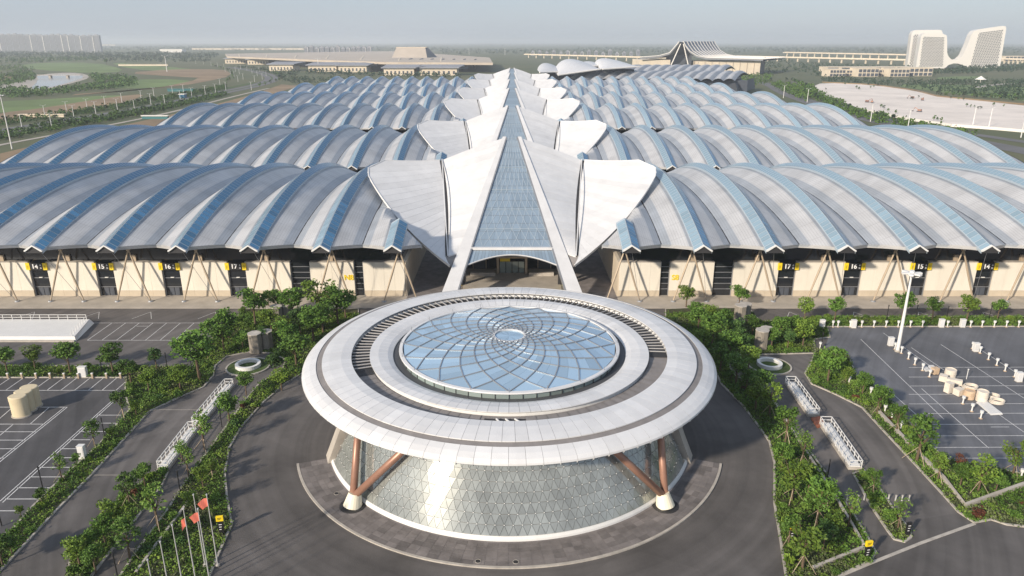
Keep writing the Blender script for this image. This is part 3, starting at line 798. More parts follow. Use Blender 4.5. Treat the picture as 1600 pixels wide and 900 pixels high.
ordn = ['nearest', 'second', 'third', 'fourth', 'fifth', 'farthest']
DY = [0, 124, 266, 389, 526, 668]
for ci, dy in enumerate(DY):
    cn = thing('petal_canopy', '%s white winged petal canopy of the central spine with glazed centre strip' % ordn[ci], 'canopy', (0, 190+dy, 0), 0, 'petal canopies along the spine')
    off = (0, -190, 0)
    def cp(mb, name, m, par=None, fx=False):
        me = mb.mesh(name, m)
        if fx: fixup(me)
        o = link(name, me, par or cn)
        if par is None: o.location = off
        return o
    det = ci < 2
    for sd in (-1, 1):
        for nm, fn, N in (('outer_petal', petal_pt, 18), ('inner_sail', sail_pt, 16)):
            core = patch(lambda s, t: fn(s, t)+V3(0, 0, -.12), sd, 0, 1, 12, 6, .55); co = cp(core, nm, 'white_paint', None, True)
            if det:
                for i in range(N):
                    ta, tb = (i+.012)/N, (i+.988)/N
                    cp(patch(fn, sd, ta, tb, 1, 8, .1), 'roof_panel', 'white_metal', co, True)
            else: cp(patch(fn, sd, 0, 1, 10, 6, .1), 'roof_skin', 'white_metal', co, True)
            # rolled rim
            rim = MB(); pts = [fn(1 if nm == 'outer_petal' else 0, i/14) for i in range(15)]
            if nm == 'outer_petal': pts += [fn(1-i/8, 1) for i in range(1, 9)]
            for p, q in zip(pts, pts[1:]): rim.tube(mx(p, sd), mx(q, sd), .17, .17, 6, True)
            if nm == 'outer_petal': cp(rim, 'rim', 'white_metal', co)
        # dark gutter between sail and petal
        g = MB(); n = 14
        for i in range(n+1):
            for dx in (-.62, .5): p = gapc(i/n)+V3(dx, 0, -.18); g.v.append(mx(p, sd))
        for i in range(n): g.f.append((2*i, 2*i+1, 2*i+3, 2*i+2))
        cp(g, 'gutter', 'gutter_dark')
        cp(MB().tube(mx(gapc(0)+V3(.3, 0, .1), sd), mx(gapc(1)+V3(.3, 0, .25), sd), .16, .16, 6), 'gutter_rail', 'white_metal')
        # edge beam
        t0 = 0. if ci == 0 else .2
        bm = MB(); nb_ = 10
        for i in range(nb_+1):
            t = t0+(1-t0)*i/nb_; c = beam(t); hw = beam_w(t)/2; dn = 1.7-.7*t
            for dx, dz in ((-hw, 0), (hw, 0), (hw*.8, -dn*1.3), (-hw*.8, -dn*1.3)): q = mx(V3(c.x+dx, c.y, c.z+dz+.25), sd); bm.v.append(q)
        for i in range(nb_):
            a = 4*i; b = a+4
            for j in range(4): f = (a+j, a+(j+1) % 4, b+(j+1) % 4, b+j); bm.f.append(f if sd < 0 else f[::-1])
        bm.f += [(0, 1, 2, 3), tuple(4*nb_+x for x in (3, 2, 1, 0))]
        bo = cp(bm, 'edge_beam', 'white_metal')
        ln = MB()
        for i in range(10):
            ta, tb = t0+(1-t0)*i/10, t0+(1-t0)*(i+1)/10
            pa, pb = beam(ta)+V3(beam_w(ta)/2+.18, 0, -.3), beam(tb)+V3(beam_w(tb)/2+.18, 0, -.3); ln.bar(mx(pa, sd), mx(pb, sd), .34, .9)
        cp(ln, 'beam_trim', 'grey_metal', bo)
        # grey plate closing the foot of the petal
        a, b, c = petal_pt(0, 0), P0+V3(.1, 0, -.3), beam(.235)+V3(-1.6, 0, -.4); d_ = beam(.305)+V3(-1.6, 0, -.4)
        cp(MB().add([mx(a, sd), mx(b, sd), mx(c, sd), mx(d_, sd)], [(0, 1, 2, 3) if sd > 0 else (3, 2, 1, 0)]), 'foot_plate', 'walkway')
    # glazing between the beams
    T0, T1 = .338, .985; NRW = 15
    def gpt(f, t, dz=0.): c = beam(t); hw = abs(c.x)-beam_w(t)/2-.3; return (hw*f, c.y, c.z-.35+dz)
    gl = MB().add([gpt(-1, T0, -.12), gpt(1, T0, -.12), gpt(1, T1, -.12), gpt(-1, T1, -.12)], [(0, 1, 2, 3)]); go = cp(gl, 'glass_roof', 'grey_metal')
    for i in range(NRW):
        ta = T0+(T1-T0)*i/NRW; tb = T0+(T1-T0)*(i+1)/NRW; wmid = abs(gpt(1, ta)[0])*2
        nc = max(1, round(wmid/2.6)) if det else 1
        for c in range(nc):
            f0 = -1+2*c/nc; f1 = f0+2/nc; e = .035/max(wmid, 1); et = .0007
            cp(MB().add([gpt(f0+e, ta+et), gpt(f1-e, ta+et), gpt(f1-e, tb-et), gpt(f0+e, tb-et)], [(0, 1, 2, 3)]), 'glass_pane', 'canopy_glass', go)
    if det:
        lt = MB(); bands = [T0, .436, .545, .66, .80, T1]
        for ta, tb in zip(bands, bands[1:]):
            for k in range(8):
                f0 = -1+.25*k
                for fa, fb in ((f0, f0+.125), (f0+.25, f0+.125)):
                    lt.bar(gpt(fa, ta, .05), gpt(fb, (ta+tb)/2, .05), .13, .05); lt.bar(gpt(fb, (ta+tb)/2, .05), gpt(fa, tb, .05), .13, .05)
        kind(cp(lt, 'diamond_lattice', 'lattice', go), 'stuff')
        for t in bands[1:-1]: cp(MB().bar(gpt(-1, t, .08), gpt(1, t, .08), .3, .1), 'glazing_bar', 'lattice', go)
    cp(MB().bar(gpt(-1.03, T0-.006, .15), gpt(1.03, T0-.006, .15), 1.0, .7), 'sill_beam', 'white_metal', go)
    if ci == 0:
        vis = MB(); NSL = 26
        vo = None
        for k in range(NSL):
            fa = -1.05+2.1*k/NSL; fb = fa+2.1/NSL*.92; lo = lambda f: .303-.050*f*f
            q = [gpt(fa, lo(fa), -.1), gpt(fb, lo(fb), -.1), gpt(fb, T0-.012, -.1), gpt(fa, T0-.012, -.1)]
            if vo is None:
                n = 24; L2 = [(-1.05+2.1*i/n) for i in range(n+1)]
                tr = MB()
                for a, b in zip(L2, L2[1:]): tr.bar(gpt(a, lo(a), 0), gpt(b, lo(b), 0), .28, .22)
                vo = cp(tr, 'visor', 'white_metal')
                bk = MB()
                for i in range(n): bk.quad(gpt(L2[i], lo(L2[i]), -.35), gpt(L2[i+1], lo(L2[i+1]), -.35), gpt(L2[i+1], T0, -.35), gpt(L2[i], T0, -.35))
                cp(bk, 'visor_deck', 'grey_metal', vo)
            cp(MB().add(q, [(0, 1, 2, 3)]), 'visor_slat', 'far_tower' if False else 'canopy_glass', vo)

# ------------------------------------------------------------------ entrance lobby under the first canopy
lb = thing('entrance_lobby', 'dark glazed entrance lobby with central door portal under the nearest canopy', 'entrance', (0, 214, 0))
def lp(mb, name, m, par=None):
    o = mb.build(name, m, par or lb)
    if par is None: o.location = (0, -214, 0)
    return o
kind(MB().quad((-28.8, 179, .13), (28.8, 179, .13), (28.8, 960, .13), (-28.8, 960, .13)).build('passage_floor', 'pavers'))
kind(MB().quad((-14, 184, .135), (14, 184, .135), (14, 213, .135), (-14, 213, .135)).build('lobby_floor', 'concrete'))
lp(MB().box(-15, 15, 214, 216, .13, 16), 'back_wall', 'lobby_glass')
for X in (-12, -8, -4.4, 4.4, 8, 12): lp(MB().box(X-.15, X+.15, 213.6, 213.95, .13, 15.5), 'mullion', 'tan_steel')
for X in (-10, 10): lp(MB().box(X-1.8, X+1.8, 213.5, 213.9, .13, 9), 'wall_panel', 'far_dark')
pt = lp(MB().box(-4.6, -3.9, 208, 213.9, .13, 5).box(3.9, 4.6, 208, 213.9, .13, 5).box(-4.6, 4.6, 208, 213.9, 5, 5.5), 'portal', 'tan_steel')
for k in range(4): lp(MB().box(-3.7+1.9*k, -2.0+1.9*k, 209, 209.15, .2, 3.7), 'door_leaf', 'clear_glass', pt)
lp(MB().box(-3.6, -.6, 208.6, 208.9, 3.9, 4.8), 'door_sign', 'yellow', pt)
lp(MB().box(-12.5, -5, 206, 207.2, .13, 1.1).box(5, 12.5, 206, 207.2, .13, 1.1), 'low_wall', 'kerb')
for X, c in ((-15.3, 'yellow'), (15.3, 'yellow_green')):
    lp(MB().box(X-.9, X+.9, 197, 197.3, .13, 5.5), 'banner_panel', c); lp(MB().box(X*.9-.5, X*.9+.5, 198, 199, .13, 7), 'post', 'dark_metal')
# ------------------------------------------------------------------ vegetation
def leaf_quads(C, size, r):
    """randomly turned leaf-sized quads round the points C"""
    n = len(C); a = r.normal(size=(n, 3)); a /= np.linalg.norm(a, axis=1)[:, None]
    b = r.normal(size=(n, 3)); b -= (b*a).sum(1)[:, None]*a; b /= np.linalg.norm(b, axis=1)[:, None]
    s = (size*r.uniform(.6, 1.4, n))[:, None]
    V = np.stack([C-a*s, C+b*s*.55, C+a*s, C-b*s*.55], 1).reshape(-1, 3)
    return V, np.arange(4*n).reshape(n, 4)
def crown_points(r, nclump, per, zc, rx, rz, cl):
    P = []
    for i in range(nclump):
        d_ = r.normal(size=3); d_ /= np.linalg.norm(d_); rad = r.uniform(.35, 1.)**.6
        c = np.array([0, 0, zc])+d_*np.array([rx, rx, rz])*rad*.82
        q = r.normal(size=(per, 3)); q /= np.linalg.norm(q, axis=1)[:, None]; q *= (r.uniform(.25, 1., (per, 1))**.5)*cl*r.uniform(.7, 1.25)
        q[:, 2] *= .75; P.append(c+q)
    return np.concatenate(P)
def tree_proto(seed, m, zc=.63, rx=.26, rz=.33, ncl=17, per=75, cl=.125, leaf=.030, guy=False, trunk=.022):
    r = np.random.default_rng(seed); P = crown_points(r, ncl, per, zc, rx, rz, cl); V, Q = leaf_quads(P, leaf, r)
    crown = np_mesh('crown', V, Q, m)
    mb = MB(); rr = random.Random(seed); top = (rr.uniform(-.02, .02), rr.uniform(-.02, .02), zc)
    mb.tube((0, 0, 0), (top[0]*.5, top[1]*.5, zc*.55), trunk, trunk*.75, 7, False).tube((top[0]*.5, top[1]*.5, zc*.55), top, trunk*.75, trunk*.35, 7, False)
    for i in range(6):
        a = i*1.05+rr.random(); mb.tube((top[0]*.5, top[1]*.5, zc*(.5+.05*i)), (cos(a)*rx*.75, sin(a)*rx*.75, zc+rz*rr.uniform(-.2, .55)), trunk*.45, trunk*.12, 5, False)
    tk = mb.mesh('trunk', 'bark')
    gy = None
    if guy:
        g = MB()
        for i in range(3): a = i*2.1+.4; g.tube((cos(a)*.2, sin(a)*.2, 0), (0, 0, .3), .005, .005, 5, False)
        gy = g.mesh('support_stake', 'tan_steel')
    return crown, tk, gy
TP = [tree_proto(1, 'leaf_a'), tree_proto(2, 'leaf_b', ncl=15), tree_proto(3, 'leaf_a', rx=.3, rz=.3), tree_proto(4, 'leaf_c', rx=.21, rz=.36),
      tree_proto(5, 'leaf_b', rx=.24, rz=.34, ncl=11, per=55, guy=True), tree_proto(6, 'leaf_a', rx=.25, rz=.35, ncl=13, per=60, guy=True), tree_proto(7, 'leaf_d', rx=.16, rz=.37, ncl=9, per=36, guy=True)]
TRR = random.Random(11)
def tree(x, y, h, label, group, k=None, z=.1, name='leafy_tree', wide=1.):
    k = TRR.randrange(len(TP)) if k is None else k; c, t, g = TP[k]
    o = thing(name, label, 'tree', (x, y, z), TRR.uniform(0, 6.28), group); s = 1.12*wide*TRR.uniform(.93, 1.07); o.scale = (h*s, h*s, h)
    link('crown', c, o); link('trunk', t, o)
    if g: link('support_stake', g, o)
    return o
def ptree(u, v, vt, label, group, k=None, wide=1.):
    """trunk foot measured at (u, v), crown top at vt"""
    x, y, _ = G(u, v, .1); dep = PITCH+atan((vt-450)/F); h = 1.08*((H-.1)-y*tan(dep)); return tree(x, y, max(1.5, h), label, group, k, wide=wide)
T1 = 'small round tree in the planted strip between left parking stalls and the service road'
for (u, v, t), k in zip(((12, 583, 540), (55, 577, 538), (110, 583, 532), (177, 583, 535), (245, 577, 544), (-40, 583, 538)), (0, 1, 0, 2, 3, 1)): ptree(u, v, t, T1, 'trees along the left stalls', k)
T2 = 'leafy tree in the garden left of the disc roof, near the left turning circle'
for u, v, t, k in ((312, 592, 517, 0), (233, 610, 573, 1), (282, 610, 570, 1), (205, 600, 560, 2), (432, 590, 548, 3), (399, 507, 449, 2), (358, 530, 482, 0), (459, 500, 450, 0), (435, 490, 452, 2), (450, 548, 500, 2), (463, 572, 520, 0),
                   (528, 508, 446, 2), (500, 500, 432, 4), (490, 535, 478, 0), (425, 520, 478, 1), (410, 545, 512, 3), (350, 548, 505, 2), (325, 560, 528, 1), (470, 525, 480, 3), (505, 520, 470, 2), (540, 497, 452, 0), (380, 545, 515, 2), (445, 530, 492, 1), (420, 478, 452, 2), (335, 540, 498, 0), (440, 610, 575, 1)):
    ptree(u, v, t, T2, 'trees of the left garden', k, 1.12)
T3 = 'young staked tree in the long bed between left parking lot and the wide lane'
for u, v, t, k in ((193, 652, 610, 5), (213, 648, 622, 1), (148, 697, 657, 5), (176, 687, 663, 1), (97, 750, 710, 6), (120, 727, 708, 2), (66, 786, 762, 2), (33, 808, 789, 1), (5, 885, 835, 2), (20, 868, 838, 0)): ptree(u, v, t, T3, 'trees of the left parking strip', k)
T4 = 'young tree in the curved bed along the left side of the ring road'
for u, v, t, k in ((360, 663, 613, 0), (385, 617, 581, 0), (320, 702, 645, 6), (295, 745, 698, 6), (248, 825, 758, 6), (318, 762, 725, 1), (332, 745, 715, 4), (300, 800, 765, 1), (285, 720, 690, 5)): ptree(u, v, t, T4, 'trees of the curved left bed', k)
T5 = 'leafy tree in the median strip between the two left lanes'
for u, v, t, k in ((227, 760, 722, 2), (203, 787, 741, 5), (180, 830, 778, 1), (203, 872, 812, 5), (165, 850, 805, 2), (140, 868, 830, 0), (125, 885, 838, 1), (150, 895, 850, 2)): ptree(u, v, t, T5, 'trees of the left median', k)
T6 = 'staked young tree in the wide bed along the right side of the ring road'
for u, v, t, k in ((1202, 647, 597, 4), (1227, 690, 635, 5), (1252, 726, 675, 6), (1237, 783, 716, 4), (1275, 820, 748, 5), (1253, 890, 818, 4), (1325, 823, 771, 6), (1180, 640, 592, 1), (1220, 735, 690, 2), (1262, 775, 728, 0), (1290, 790, 752, 4), (1300, 845, 800, 1), (1232, 850, 805, 5), (1165, 610, 575, 0), (1285, 860, 815, 3)): ptree(u, v, t, T6, 'trees of the right ring bed', k)
T7 = 'small tree in the narrow planted median of the right lanes'
for u, v, t, k in ((1363, 769, 733, 5), (1403, 825, 780, 6)): ptree(u, v, t, T7, 'trees of the right median', k)
T8 = 'leafy tree in the bed between the right lane and the right parking lot'
for u, v, t, k in ((1370, 647, 606, 5), (1400, 675, 632, 5), (1432, 720, 650, 5), (1465, 750, 706, 4), (1528, 768, 712, 4), (1583, 740, 687, 4), (1293, 597, 541, 2), (1347, 616, 582, 0), (1320, 600, 572, 1), (1375, 640, 603, 0), (1420, 700, 660, 1), (1500, 760, 725, 0), (1555, 770, 735, 2)): ptree(u, v, t, T8, 'trees beside the right lot', k)
T9 = 'small round street tree in the planted strip between right parking lot and the halls'
for u, v, t, k in ((1256, 501, 463, 1), (1303, 503, 463, 0), (1408, 502, 455, 0), (1456, 501, 464, 0), (1510, 501, 459, 1), (1558, 499, 466, 2), (1610, 500, 462, 0)): ptree(u, v, t, T9, 'street trees by the right lot', k)
T10 = 'leafy tree in the garden right of the disc roof, near the right turning circle'
for u, v, t, k in ((1154, 480, 445, 2), (1072, 480, 444, 1), (1254, 541, 499, 1), (1216, 530, 493, 0), (1090, 520, 478, 2), (1112, 540, 488, 0), (1130, 520, 482, 2), (1140, 560, 515, 0), (1098, 555, 510, 1), (1150, 535, 498, 3), (1175, 525, 492, 2), (1125, 580, 535, 2), (1150, 600, 552, 0), (1168, 580, 540, 1), (1205, 545, 510, 2), (1236, 525, 492, 0), (1110, 505, 474, 1), (1160, 560, 522, 3), (1185, 620, 575, 2), (1230, 545, 515, 3), (1085, 500, 470, 0), (1265, 525, 495, 1)): ptree(u, v, t, T10, 'trees of the right garden', k, 1.12)
tree(*G(1497, 735)[:2], 3.2, 'small dark red-leaved tree in the bed beside the right parking lot', None, 4)
for ch in bpy.data.objects:
    if ch.parent and ch.parent.get('label', '').startswith('small dark red') and ch.name.startswith('crown'): ch.data = ch.data.copy(); ch.data.materials[0] = M('leaf_red')

# shrubs -----------------------------------------------------------
def bush_proto(seed, m, ncl=9, per=42, leaf=.075, flat=.6):
    r = np.random.default_rng(seed); P = crown_points(r, ncl, per, .42*flat, .38, .33*flat, .24); P[:, 2] = np.abs(P[:, 2]); V, Q = leaf_quads(P, leaf, r); return np_mesh('foliage', V, Q, m)
def blade_proto(seed, m, n=46):
    r = np.random.default_rng(seed); a = r.uniform(0, 6.28, n); tl = r.uniform(.25, 1.0, n); L_ = r.uniform(.4, .62, n); V = []; Q = []
    for i in range(n):
        dx, dy = cos(a[i]), sin(a[i]); w_ = .035; z = L_[i]*cos(tl[i])*1.25; d_ = L_[i]*sin(tl[i])
        V += [(-dy*w_, dx*w_, 0), (dy*w_, -dx*w_, 0), (dx*d_*.6+dy*w_, dy*d_*.6-dx*w_, z), (dx*d_, dy*d_, z*.9)]; Q.append((4*i, 4*i+1, 4*i+2, 4*i+3))
    return np_mesh('foliage', np.array(V), np.array(Q), m)
BP = [bush_proto(21, 'leaf_a'), bush_proto(22, 'leaf_b'), bush_proto(23, 'leaf_c'), bush_proto(24, 'leaf_d', flat=.8), blade_proto(25, 'leaf_e'), blade_proto(26, 'leaf_b'), bush_proto(27, 'leaf_red', ncl=6)]
bl = {'left': 'low shrub in the garden beds left of the disc building', 'left_median': 'low shrub in the left median strip', 'right': 'low shrub in the garden beds right of the disc building', 'right_outer': 'low shrub in the bed beside the right parking lot', 'right_median': 'low shrub in the right median strip'}
def sample_in(P, n, r):
    a = np.array(P); lo = a.min(0); hi = a.max(0); out = np.zeros((0, 2))
    while len(out) < n:
        q = r.uniform(lo, hi, (n*3, 2)); out = np.concatenate([out, q[inside(q[:, 0], q[:, 1], P)]])
    return out[:n]
def area(P):
    a = np.array(P); x, y = a[:, 0], a[:, 1]; return abs((x*np.roll(y, -1)-y*np.roll(x, -1)).sum())/2
NSH = {'left': 115, 'left_median': 24, 'right': 85, 'right_outer': 50, 'right_median': 10}
SRR = random.Random(5)
for nm, P in BEDS.items():
    r = np.random.default_rng(len(nm)*7)
    cnt = 0
    for x, y in sample_in(P, NSH[nm]*4, r):
        if cnt >= NSH[nm]: break
        v = 450+F*tan(atan((H)/y)-PITCH); u = 800+x*F/zc_at(y)
        if not (-10 < u < 1610 and v < 915): continue
        k = SRR.choice((0, 0, 1, 1, 2, 3, 3, 4, 5, 6) if y < 140 else (0, 1, 1, 2, 3)); s = SRR.uniform(1.2, 2.5)*(1 if k < 4 else .9)
        o = link('shrub', BP[k]); o.location = (x, y, .08); o.scale = (s, s, s*SRR.uniform(.75, 1.05)); o.rotation_euler = (0, 0, SRR.uniform(0, 6.28))
        tag(o, ['rounded mid-green', 'rounded bright green', 'rounded dark green', 'upright light green', 'pale spiky-leaved', 'bright spiky-leaved', 'reddish'][k]+' '+bl[nm], 'shrub', 'shrubs of the %s bed' % nm.replace('_', ' ')); cnt += 1
# ground cover: nobody could count it
gcl = {'left': 'dense low green ground cover filling the left garden beds', 'left_median': 'dense ground cover in the left median', 'right': 'dense low green ground cover filling the right garden beds', 'right_outer': 'ground cover in the bed by the right parking lot', 'right_median': 'ground cover in the right median'}
for nm, P in BEDS.items():
    r = np.random.default_rng(99+len(nm)); A = area(P); n = int(A*7.0); q = sample_in(P, n, r)
    # patchy species by a coarse wave field
    fld = np.sin(q[:, 0]*.37+1.3*np.sin(q[:, 1]*.21))+np.sin(q[:, 1]*.43+1.7*np.sin(q[:, 0]*.27))+r.normal(size=n)*.5
    near = q[:, 1] < 175
    for m, sel, hh in (('leaf_a', fld < -.5, .55), ('leaf_d', (fld >= -.5) & (fld < .6), .32), ('leaf_b', (fld >= .6) & (fld < 1.35), .45), ('leaf_e', fld >= 1.35, .4)):
        c = q[sel & near]
        if not len(c): continue
        k = 5; C = np.repeat(np.c_[c, np.full(len(c), .1)], k, 0)+np.c_[r.normal(size=(len(c)*k, 2))*.22, r.uniform(.04, hh, len(c)*k)]
        V, Q = leaf_quads(C, .17, r); o = link('ground_cover', np_mesh('ground_cover', V, Q, m)); tag(o, gcl[nm], 'ground cover', None, 'stuff')
# ------------------------------------------------------------------ street furniture and small things
def railed_ramp(p, q, wd, label):
    p = Vector(G(*p)); q = Vector(G(*q)); d_ = q-p; L_ = d_.length; a = math.atan2(d_.y, d_.x)
    t = thing('railed_ramp', label, 'ramp', (p.x, p.y, 0), a, 'white railed ramps')
    MB().box(0, L_, -wd/2, wd/2, -.03, .45).build('ramp_base', 'kerb', t); MB().box(.2, L_-.2, -wd/2+.25, wd/2-.25, .45, .62).build('deck', 'white_paint', t)
    n = max(3, round(L_/1.7)); post = MB().box(-.05, .05, -.05, .05, .45, 1.75).mesh('post', 'white_paint')
    for i in range(n+1):
        for s in (-1, 1): o = link('post', post, t); o.location = (.1+(L_-.2)*i/n, s*(wd/2-.12), 0)
    for s in (-1, 1):
        for z in (1.75, 1.1): MB().box(0, L_, s*(wd/2-.12)-.055, s*(wd/2-.12)+.055, z-.05, z+.05).build('rail', 'white_paint', t)
    for x in (.05, L_-.05):
        for z in (1.75, 1.1): MB().box(x-.05, x+.05, -wd/2+.12, wd/2-.12, z-.05, z+.05).build('end_rail', 'white_paint', t)
railed_ramp((255, 735), (303, 672), 1.9, 'lower of the two white railed ramps between the left lanes')
railed_ramp((308, 666), (359, 604), 1.9, 'upper of the two white railed ramps between the left lanes')
railed_ramp((1234, 600), (1271, 651), 2.2, 'upper of the two white railed ramps between the right lanes')
railed_ramp((1289, 664), (1336, 734), 2.2, 'lower of the two white railed ramps between the right lanes')
b = MB(); P = GP([(1267, 655), (1281, 652), (1290, 665), (1277, 669)]); b.prism(P, -.03, .3); tag(b.build('brick_planter', 'brick_red'), 'reddish brick planter between the two white right-hand ramps', 'planter')
for s, px in (('left', [(300, 672), (312, 664)]),): pass
# loading ramp left
x1 = G(143, 508)[0]; yb_ = G(0, 505)[1]; yf = G(0, 533)[1]; xc = G(119, 533)[0]
lr = thing('loading_dock', 'long white raised loading dock with rear railing at the left edge', 'loading dock', (x1-20, yf, 0))
mb = MB(); o3 = (-(x1-20), -yf, 0)
mb.add([(x1-60, yf, 0), (xc, yf, 0), (x1, yb_, 0), (x1-60, yb_, 0), (x1-60, yf+.2, 1.1), (xc-.3, yf+.2, 1.1), (x1-1, yb_, 1.1), (x1-60, yb_, 1.1)], [(0, 1, 5, 4), (1, 2, 6, 5), (2, 3, 7, 6), (4, 5, 6, 7)])
for mbx, nm, mm in ((mb, 'dock_body', 'white_paint'), (MB().box(x1-60, xc-.2, yf-.55, yf-.02, -.03, .35), 'dock_kerb', 'kerb')): o = mbx.build(nm, mm, lr); o.location = o3
pm = MB().box(-.05, .05, -.05, .05, 1.1, 2.4).mesh('rail_post', 'white_paint')
for i in range(22): o = link('rail_post', pm, lr); o.location = (x1-1.5-2.3*i+o3[0], yb_-.4+o3[1], 0)
for z in (2.4, 1.75): o = MB().box(x1-60, x1-1.4, yb_-.45, yb_-.35, z-.05, z+.05).build('rail', 'white_paint', lr); o.location = o3
for i in range(8):
    f = i/7; o = link('rail_post', pm, lr); o.location = (xc-1.2+(x1-1.5-xc+1.2)*f+o3[0], yf+.6+(yb_-.4-yf-.6)*f+o3[1], -.2)
# flagpoles
fp = MB().tube((0, 0, 0), (0, 0, 11), .085, .05, 8).mesh('pole', 'pole_metal'); ball = MB().tube((0, 0, 11), (0, 0, 11.18), .1, .1, 8).mesh('finial', 'pole_metal')
def flag(seed):
    r = random.Random(seed); mb = MB(); n, m_ = 7, 8
    for i in range(n+1):
        for j in range(m_+1):
            f = i/n; g = j/m_; mb.v.append((-1.45*f*(1-.25*g), .22*sin(5*f+2*g+seed)*f, 10.6-1.35*g-.75*f*f))
    for i in range(n):
        for j in range(m_): a = i*(m_+1)+j; mb.f.append((a, a+1, a+m_+2, a+m_+1))
    return mb
pls = [(-39.4, 79.7, 1), (-39.3, 76.7, 1), (-41.1, 79.7, 0), (-41.1, 76.7, 2), (-41.1, 73.5, 0), (-41.1, 70.4, 0), (-41.1, 67.3, 0)]
lbs = ['flagpole nearest the ring road, with a drooping red flag', 'flagpole with a red flag, second from the ring road', 'tall bare flagpole behind the two right-hand flags', 'flagpole with the lowest furled red flag', 'bare flagpole in the middle of the left line', 'bare flagpole, second from the left', 'shortest-looking bare flagpole at the left end of the line']
for i, (x, y, fl) in enumerate(pls):
    t = thing('flagpole', lbs[i], 'flagpole', (x, y, .1), 0, 'flagpoles in the left bed'); link('pole', fp, t); link('finial', ball, t)
    MB().tube((0, 0, 0), (0, 0, .25), .3, .22, 12).build('base', 'kerb', t)
    if fl:
        o = flag(i).build('flag', 'red_flag', t)
        o.scale = (.85 if fl == 1 else .5, 1.4, .9); o.location = (0, 0, 1.0 if fl == 1 else .2)
# dark lamp posts
lp_ = MB().tube((0, 0, 0), (0, 0, 3.6), .09, .08, 8).mesh('post', 'black'); lh = MB().tube((0, 0, 3.6), (0, 0, 4.0), .13, .13, 8).mesh('lamp_head', 'dark_metal')
for u, v in ((164, 684), (67, 763), (282, 770), (3, 822), (347, 668), (184, 902), (160, 582), (300, 580), (262, 578), (450, 592), (1292, 752), (1385, 500), (1545, 500), (1430, 500), (1478, 502), (1283, 545)):
    x, y, _ = G(u, v); side = 'left' if u < 800 else 'right'
    t = thing('lamp_post', 'slim dark garden lamp post in the %s planting' % side, 'lamp post', (x, y, .05), 0, 'dark lamp posts %s' % side); link('post', lp_, t); link('lamp_head', lh, t)
# black and yellow sign pylons
for u, v, lb_ in ((347, 836, 'black sign pylon with yellow head beside the flagpoles'), (1235, 850, 'black sign pylon with yellow head in the right ring bed'), (1353, 876, 'black sign pylon with yellow board at the corner of the right lane'), (1417, 838, 'plain black sign pylon on the tip of the right median')):
    x, y, _ = G(u, v); t = thing('sign_pylon', lb_, 'sign', (x, y, .1), .2)
    MB().box(-.35, .35, -.12, .12, 0, 2.3).build('pylon_body', 'black', t)
    if 'yellow' in lb_:
        MB().box(-.48, .48, -.14, .14, 2.3, 3.1).build('sign_head', 'yellow', t)
        for k in range(2): MB().box(-.3, .25-.15*k, -.155, -.142, 2.78-.22*k, 2.88-.22*k).build('small_print', 'black', t)
    for k in range(3): MB().box(-.2, .2-.06*k, -.135, -.122, 1.7-.4*k, 1.8-.4*k).build('arrow_line', 'white_ink', t)
# tall mast lights
def mast(x, y, h, label):
    t = thing('mast_light', label, 'mast light', (x, y, 0), 0, 'high mast lights'); MB().tube((0, 0, 0), (0, 0, h), .42, .2, 12).build('mast', 'white_paint', t)
    MB().tube((0, 0, h), (0, 0, h+.5), .55, .5, 12).build('crown_hub', 'white_paint', t); MB().lathe([(0, .35), (.6, .35), (.6, -.03)], 12).build('base', 'kerb', t)
    fl = MB().box(.7, 2.1, -.4, .4, h-.15, h+.2).mesh('floodlight', 'white_paint')
    MB().lathe([(1.0, h-.35), (1.15, h-.25), (1.0, h-.15)], 20).build('ring', 'pole_metal', t)
    for i in range(6): o = link('floodlight', fl, t); o.rotation_euler = (0, 0, i*pi/3)
mast(*G(1402, 549)[:2], 18.6, 'tall white mast light with floodlight ring in the right parking lot')
mast(*G(19, 233)[:2], 34, 'tall white mast light at the far left beside the second hall')
# stone-clad vent towers
def vent(u, v, r_, h, lab):
    x, y, _ = G(u, v); t = thing('vent_tower', lab, 'vent tower', (x, y, .1), .3, 'stone-clad vent towers')
    for i, (dx, dy, k) in enumerate(((0, 0, 1), (r_*1.5, r_*.9, .92))):
        pts = [(dx+r_*cos(a*pi/4+.39), dy+r_*sin(a*pi/4+.39)) for a in range(8)]
        MB().prism(pts, 0, h*k).build('stone_drum', 'stone_clad', t); MB().prism([(dx+(px-dx)*1.05, dy+(py-dy)*1.05) for px, py in pts], h*k, h*k+.18).build('cap', 'kerb', t)
vent(434, 507, 1.5, 4.6, 'grey stone vent tower among the trees, farther left of the disc'); vent(401, 550, 1.5, 4.4, 'brown stone vent tower beside the left turning circle')
vent(1155, 505, 1.5, 4.6, 'grey stone vent tower among the trees, farther right of the disc'); vent(1188, 546, 1.5, 4.6, 'stepped stone vent tower beside the right turning circle')
# cream tanks in the left lot
for (u, v), lb_ in (((34, 654), 'nearest cream oval tank standing in the left parking lot'), ((43, 646), 'middle cream oval tank standing in the left parking lot'), ((52, 639), 'farthest cream oval tank standing in the left parking lot')):
    x, y, _ = G(u, v-5); t = thing('storage_tank', lb_, 'tank', (x, y, 0), 0, 'cream tanks'); t.scale = (1.05, .8, .95)
    MB().lathe([(1.5, 0), (1.5, 3.3)], 32).build('tank_body', 'tank_cream', t, True); MB().lathe([(1.54, 3.3), (1.54, 4.2), (1.4, 4.32), (0, 4.34)], 32).build('lid', 'tank_cream', t); MB().lathe([(1.7, -.02), (1.7, .18), (1.4, .2)], 32).build('foot', 'concrete', t)
